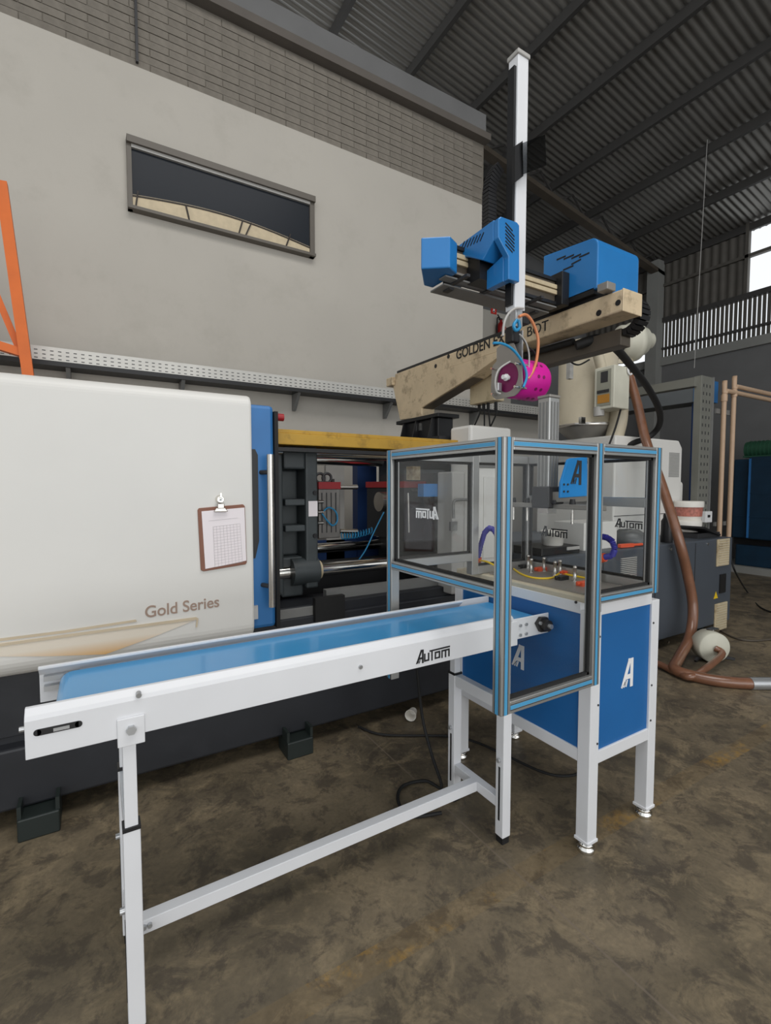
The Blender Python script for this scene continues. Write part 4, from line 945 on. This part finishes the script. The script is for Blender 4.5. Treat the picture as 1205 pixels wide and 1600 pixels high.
# vacuum blower
q = PY(985, 535, 3.3); bx = hp
ax = Vector((.93, -.35, .12)).normalized(); c0 = q-ax*.14
MB().lathe(c0, ax, [(.14,0),(.19,.02),(.19,.12),(.21,.13),(.21,.2),(.17,.22),(.15,.3),(.09,.33),(.085,.40),(.05,.42)], n=32).build('blower_drum', 'box_cream', bx); bdr = bpy.context.scene.objects['blower_drum']
x_, y_, d_ = frame_of(ax)
for k in range(3):
    t = 2*math.pi*k/3+.5; e = x_*math.cos(t)+y_*math.sin(t); e2 = x_*math.cos(t+.6)+y_*math.sin(t+.6)
    MB().prism([c0+e*.03-ax*.003, c0+e*.13-ax*.003, c0+e2*.12-ax*.003], -ax*.004).build('fan_slot', 'black_plastic', bdr)
MB().bar(q+Vector((0,.0,-.2)), q+Vector((-.35,.15,-.25)), .05, .05).cyl(q+Vector((0,0,-.25)), q+Vector((0,0,-.12)), .04).build('blower_bracket', 'dryer_cream', bx)
# hoses
bh = thing('black_hose', PY(935, 530, 2.35), 'thick black corrugated hose looping beside the dryer control box', 'hose')
MB().tube([PX(900,540,XB+.12), PX(935,530,2.55), PY(958,540,2.05), PY(985,570,2.2), PY(1012,605,2.4), PY(1030,640,2.55), PY(1030,665,2.7), PY(1015,682,2.8), PY(990,692,2.85), PY(965,700,2.9)], .028, 12).build('hose_body', 'black_rubber', bh)
nh = thing('brown_hose', PZ(1060, 1050), 'translucent brown suction hose running down past the grey cabinet', 'hose')
MB().tube([PY(983,585,2.9), PY(997,635,2.8), PY(1010,690,2.7), PY(1035,760,2.5), PY(1060,840,2.32), PY(1075,900,2.28), PY(1083,950,2.25), PY(1078,995,2.2), PY(1060,1030,2.1), PZ(1056,1047,.05), PZ(1100,1060,.04), PZ(1140,1066,.04), PZ(1174,1068,.04)], .042, 14).build('hose_body', 'brown_hose', nh)
a = PZ(1172, 1068, .04); c = PZ(1240, 1068, .04); MB().cyl(a, c, .045, n=16).build('metal_lance', 'zinc', nh)
# floor blower drum
q = PZ(1108, 1047); fb = thing('floor_suction_drum', (q.x, q.y, 0), 'beige round suction drum lying on the floor by the grey cabinet', 'drum')
ax = Vector((-.55, -.83, .0)).normalized(); c0 = PY(1110, 1026, q.y+.1); c0.z = .132
MB().lathe(c0-ax*.0, ax, [(.11,-.08),(.13,-.07),(.13,.05),(.122,.06),(.02,.065)], n=32).build('drum', 'box_cream', fb)
B(c0.x+.0, c0.x+.10, c0.y-.02, c0.y+.04, .245, .275).build('handle', 'chrome', fb, .004)
MB().bar(c0+Vector((.1,0,-.1)), Vector((c0.x+.2, c0.y-.1, .01)), .02, .02).bar(c0+Vector((-.1,.05,-.1)), Vector((c0.x-.14, c0.y+.05, .01)), .02, .02).build('stand_leg', 'grey_dark', fb)
fr_ = c0+ax*.065
dh = thing('drum_hose', PZ(1040, 1050), 'thinner brown hose from the beige drum along the floor', 'hose')
MB().tube([fr_, fr_+ax*.08+Vector((0,0,-.03)), PZ(1085,1056,.05), PZ(1060,1052,.035), PZ(1035,1040,.035), PZ(1010,1030,.035)], .027, 12).build('hose_body', 'brown_hose', dh)

# ================================================================== things on the cabinet
def bucket(u, v, r, h, label, lid=True, y=2.75, band=True):
    q = PY(u, v, y); t = thing('plastic_bucket', (q.x, y, q.z), label, 'bucket')
    MB().lathe((q.x, y, q.z), (0,0,1), [(r*.88,0),(r*.9,.005),(r,h)], n=28).build('body', 'bucket_white', t)
    MB().lathe((q.x, y, q.z+h), (0,0,1), [(r*1.06,-.03),(r*1.06,0),(r*1.02,.012),(r*.9,.012)], n=28).build('lid', 'bucket_white', t)
    if band: MB().lathe((q.x, y, q.z+h*.35), (0,0,1), [(r*.94+.001,0),(r*.97+.002,h*.4)], n=28).build('label', 'label_print', t)
    return q
bq = PY(1076, 834, 2.75)
def stackb():
    zz = ZC+.0; y = 2.72; x = PY(1074, 800, y).x; r = .13
    for k, (lab, band) in enumerate((('white plastic bucket under another on the grey cabinet', False), ('white lidded bucket with red printed label, topmost of the two', True))):
        h = .17 if k == 0 else .2
        t = thing('plastic_bucket', (x+.03*k, y, zz), lab, 'bucket')
        MB().lathe((x+.03*k, y, zz), (0,0,1), [(r*.88,0),(r*.9,.005),(r,h-.012)], n=28).build('body', 'bucket_white', t)
        MB().lathe((x+.03*k, y, zz+h-.012), (0,0,1), [(r*1.06,-.05),(r*1.06,0),(r*1.02,.012),(r*.9,.012)], n=28).build('lid', 'bucket_white', t)
        if band: MB().lathe((x+.03*k, y, zz+h*.2), (0,0,1), [(r*.915+.003,0),(r*.97+.003,h*.5)], n=28).build('label', 'label_print', t)
        zz += h
stackb()
x = PY(1042, 840, 2.5).x; th_ = thing('thermos_flask', (x, 2.5, ZC), 'black thermos flask with handle on the grey cabinet', 'flask')
MB().lathe((x, 2.5, ZC), (0,0,1), [(.05,0),(.052,.01),(.052,.20),(.035,.23),(.035,.26),(.025,.275)], n=20).build('body', 'black_plastic', th_)
MB().tube([(x+.05, 2.5, ZC+.19), (x+.085, 2.5, ZC+.18), (x+.085, 2.5, ZC+.09), (x+.05, 2.5, ZC+.07)], .009, 8).build('handle', 'black_plastic', th_)
x = PY(985, 845, 2.6).x; gb = thing('grey_plastic_bag', (x, 2.62, ZC), 'crumpled grey plastic bag lying on the cabinet behind the guard', 'bag')
bgm = MB().lathe((x, 2.62, ZC), (0,0,1), [(.16,0),(.17,.03),(.14,.09),(.07,.12),(.02,.125)], n=24)
for v in bgm.v: v += Vector((random.uniform(-.015,.015), random.uniform(-.015,.015), random.uniform(0,.015)))
bgm.build('bag_body', 'bag_grey', gb)
x = PY(985, 852, 2.45).x; og = thing('orange_hand_tool', (x, 2.45, ZC), 'orange hand tool lying in front of the grey bag', 'tool')
MB().bar((x-.14, 2.46, ZC+.02), (x+.02, 2.44, ZC+.02), .035, .032).cyl((x+.02, 2.44, ZC+.02), (x+.14, 2.43, ZC+.02), .012, n=10).build('tool_body', 'orange_plastic', og, .004)
x = PY(868, 858, 2.55).x
kb = thing('black_crate', (x, 2.6, ZC), 'low black open case on the cabinet seen through the guard', 'case')
MB().box(x-.26, x+.18, 2.46, 2.75, ZC, ZC+.06).build('case_body', 'black_plastic', kb, .006); B(x+.02, x+.17, 2.455, 2.46, ZC+.03, ZC+.055).build('case_trim', 'light_grey', kb)
tu = thing('white_tub', (x, 2.58, ZC+.06), 'small white plastic tub standing on the black case', 'tub')
MB().lathe((x, 2.58, ZC+.06), (0,0,1), [(.075,0),(.08,.005),(.09,.10),(.098,.10),(.098,.115),(.085,.115),(.075,.02)], n=28).build('tub_body', 'bucket_white', tu)
x = PY(915, 850, 2.5).x
wx = thing('white_carton', (x, 2.6, ZC), 'white box with a dark hand hole on the cabinet', 'box')
B(x-.02, x+.42, 2.5, 2.8, ZC, PY(905, 818, 2.5).z).build('carton_body', 'machine_white', wx, .005); B(x+.03, x+.10, 2.496, 2.5, ZC+.10, ZC+.14).build('hand_hole', 'black_plastic', wx, .002)

# ================================================================== RIGHT SIDE: tray riser, pipes, duct, tanks
yv = 2.9
xv0, xv1 = PY(1093, 700, yv).x, PY(1117, 700, yv).x
vt = thing('cable_tray_riser', (xv0, yv, 0), 'grey perforated upright cable tray beside the beige pipes', 'cable tray')
zt_ = PY(1105, 588, yv).z
B(xv0, xv1-.12, yv, yv+.08, 0, zt_).build('perforated_face', 'vertical_tray', vt, .002); B(xv1-.12, xv1-.1, yv-.02, yv+.1, 0, zt_).build('side_flange', 'mid_grey', vt)
b = MB(); z = .3
while z < zt_-.05:
    for k in range(3): xx = xv0+.04+k*(xv1-xv0-.12-.06)/2.4; b.box(xx, xx+.018, yv-.0015, yv, z, z+.035)
    z += .09
tag(b.build('slot_row', 'grey_dark', vt), kind='stuff')
q = PY(1102, 808, yv); sk = B(q.x-.09, q.x+.06, yv-.05, yv-.002, q.z-.06, q.z+.07).build('socket_box', 'letter_white', vt, .006); B(q.x-.05, q.x, yv-.056, yv-.05, q.z, q.z+.03).build('plug', 'black_plastic', vt)
pts = [PY(u, v, yv) for u, v in ((1035, 600), (1094, 590))]
MB().bar((xv0, yv+.05, zt_-.07), (xv0-.05, 7.0, zt_-.07), .12, .10).build('branch_tray', 'vertical_tray', vt)
dg = thing('grey_duct', (xv0-.3, 3.4, 0), 'long grey duct with blue end behind the upright tray', 'duct')
a = PX(1097, 595, 7.2); zA_, zB_ = PX(1097, 592, 7.2).z, PX(1097, 626, 7.2).z
B(7.2, 7.6, a.y, 7.0, zB_, zA_).build('duct_body', 'duct_grey', dg); B(7.19, 7.61, a.y-.02, a.y+.10, zB_, zA_).build('duct_end', 'door_blue', dg)
B(7.3, 7.5, a.y+.05, a.y+.17, 0, zB_).build('duct_leg', 'deep_blue', dg); B(7.3, 7.36, 5.5, 5.56, 0, zB_).build('duct_leg', 'light_grey', dg); B(7.3, 7.4, 6.8, 6.9, 0, zB_).build('duct_leg', 'deep_blue', dg)
for k, (u, vt_, du) in enumerate(((1129, 610, 0), (1144, 603, 0))):
    y = 3.0; t = thing('beige_pipe', (PY(u, 800, y).x, y, 0), ('beige pipe nearer the upright tray, bending right at the top', 'beige pipe farther from the upright tray, bending right at the top')[k], 'pipe')
    x = PY(u, 700, y).x; zt2 = PY(u, vt_, y).z; r = .028
    MB().tube([(x, y, 0), (x, y, zt2-.08), (x, y, zt2-.04), (x+.02, y-.01, zt2-.01), (x+.07, y-.01, zt2), (x+.5, y-.01, zt2), (x+2.6, y-.01, zt2)], r, 10).build('pipe_run', 'pipe_beige', t)
    MB().cyl((x, y, zt2-.13), (x, y, zt2-.05), r+.008, n=12).build('elbow_collar', 'pipe_beige', t)
    if k == 1: B(x-.36, x+.06, y+.03, y+.05, zt2-.36, zt2-.30).build('pipe_clamp', 'mid_grey', t)
    B(x-.05, x+.05, y+.028, y+.05, 1.0, 1.05).build('pipe_clamp', 'mid_grey', t)
zt0, zt1 = PX(1150, 838, 9.6).z, PX(1150, 718, 9.6).z; yl = PX(1145, 780, 9.6).y; ymid = PX(1172, 780, 9.6).y
st_ = thing('tank_stand', (10, 3.2, 0), 'low dark blue base with concrete plinth under the water tanks', 'stand')
B(9.7, 10.5, 2.2, yl, zt0-.14, zt0-.02).build('stand_frame', 'black_plastic', st_)
B(9.65, 10.55, 2.2, yl-.05, .12, zt0-.14).build('base_box', 'tank_blue', st_, .02); B(9.55, 10.6, 2.2, yl+.3, 0, .12).build('concrete_plinth', 'concrete_light', st_)
ka = thing('cooling_tank', (10.1, (ymid+yl)/2, zt0-.02), 'dark blue water tank beside the beige pipes, without a motor on top', 'tank', 'blue water tanks')
B(9.6, 10.6, ymid+.01, yl, zt0-.02, zt1).build('tank_body', 'tank_blue', ka, .02)
kt = thing('cooling_tank', (10.05, 2.8, zt0-.02), 'dark blue water tank at the right edge under the green motor', 'tank', 'blue water tanks')
B(9.5, 10.6, 2.2, ymid-.01, zt0-.02, zt1+.03).build('tank_body', 'tank_blue', kt, .02)
for z in (zt0+.35, zt0+.75): B(9.49, 9.5, 2.2, ymid-.04, z, z+.02).build('tank_rib', 'tank_blue', kt); B(9.59, 9.6, ymid+.01, yl, z, z+.02).build('tank_rib', 'tank_blue', ka)
B(9.488, 9.5, ymid-.04, ymid-.01, zt0, zt1).build('tank_edge', 'door_blue', kt)
q = PX(1192, 705, 9.8); mo = thing('green_motor', (9.9, q.y, zt1+.03), 'green electric motor standing on the blue tanks', 'motor')
MB().cyl((9.85, q.y+.25, zt1+.17), (9.85, q.y-.35, zt1+.17), .14, n=24).build('motor_body', 'motor_green', mo)
B(9.7, 10.0, q.y-.3, q.y+.25, zt1+.03, zt1+.06).build('motor_foot', 'motor_green', mo)
for k in range(8): MB().cyl((9.85, q.y+.2-k*.06, zt1+.17), (9.85, q.y+.185-k*.06, zt1+.17), .152, n=24).build('cooling_fin', 'motor_green', mo)

# ================================================================== FLOOR ITEMS
q = PZ(640, 1121); cp = thing('paper_cup', (q.x, q.y, 0), 'white paper cup lying on the floor by the machine', 'cup')
ax = Vector((-.72, -.65, .06)).normalized(); c0 = Vector((q.x+.03, q.y, .036))
MB().lathe(c0, ax, [(.024,0),(.035,.075),(.037,.078),(.034,.078),(.033,.074),(.022,.004)], n=24).build('cup_body', 'bucket_white', cp)
def cable(name, pts, r, label, m='black_rubber'):
    t = thing(name, pts[0], label, 'cable'); MB().tube(pts, r, 8).build('cable_run', m, t)
zc = .012
cable('power_cable', [PY(652, 1045, 2.0), PY(660, 1120, 2.0), PY(675, 1180, 1.9), PZ(690, 1230, zc), PZ(665, 1220, zc), PZ(630, 1228, zc), PZ(622, 1250, zc), PZ(640, 1275, zc), PZ(690, 1270, zc)], .008, 'black cable hanging under the conveyor and coiled on the floor')
cable('floor_cable', [PZ(560, 1135, zc), PZ(600, 1148, zc), PZ(700, 1150, zc), PZ(745, 1160, zc), PZ(790, 1180, zc), PZ(850, 1207, zc), PZ(890, 1212, zc), PZ(915, 1200, zc), PZ(960, 1160, zc)], .007, 'dark cable crossing the floor under the table')
cable('floor_cable', [PZ(1125, 985, zc), PZ(1150, 997, zc), PZ(1180, 1001, zc), PZ(1230, 996, zc)], .009, 'brown cable on the floor running right from the grey cabinet', 'brown_steel')
cable('floor_cable', [PY(1142, 872, 2.5), PY(1150, 895, 2.45), PZ(1168, 925, zc), PZ(1190, 950, zc), PZ(1230, 962, zc)], .009, 'dark cable dropping from the cabinet corner to the floor')
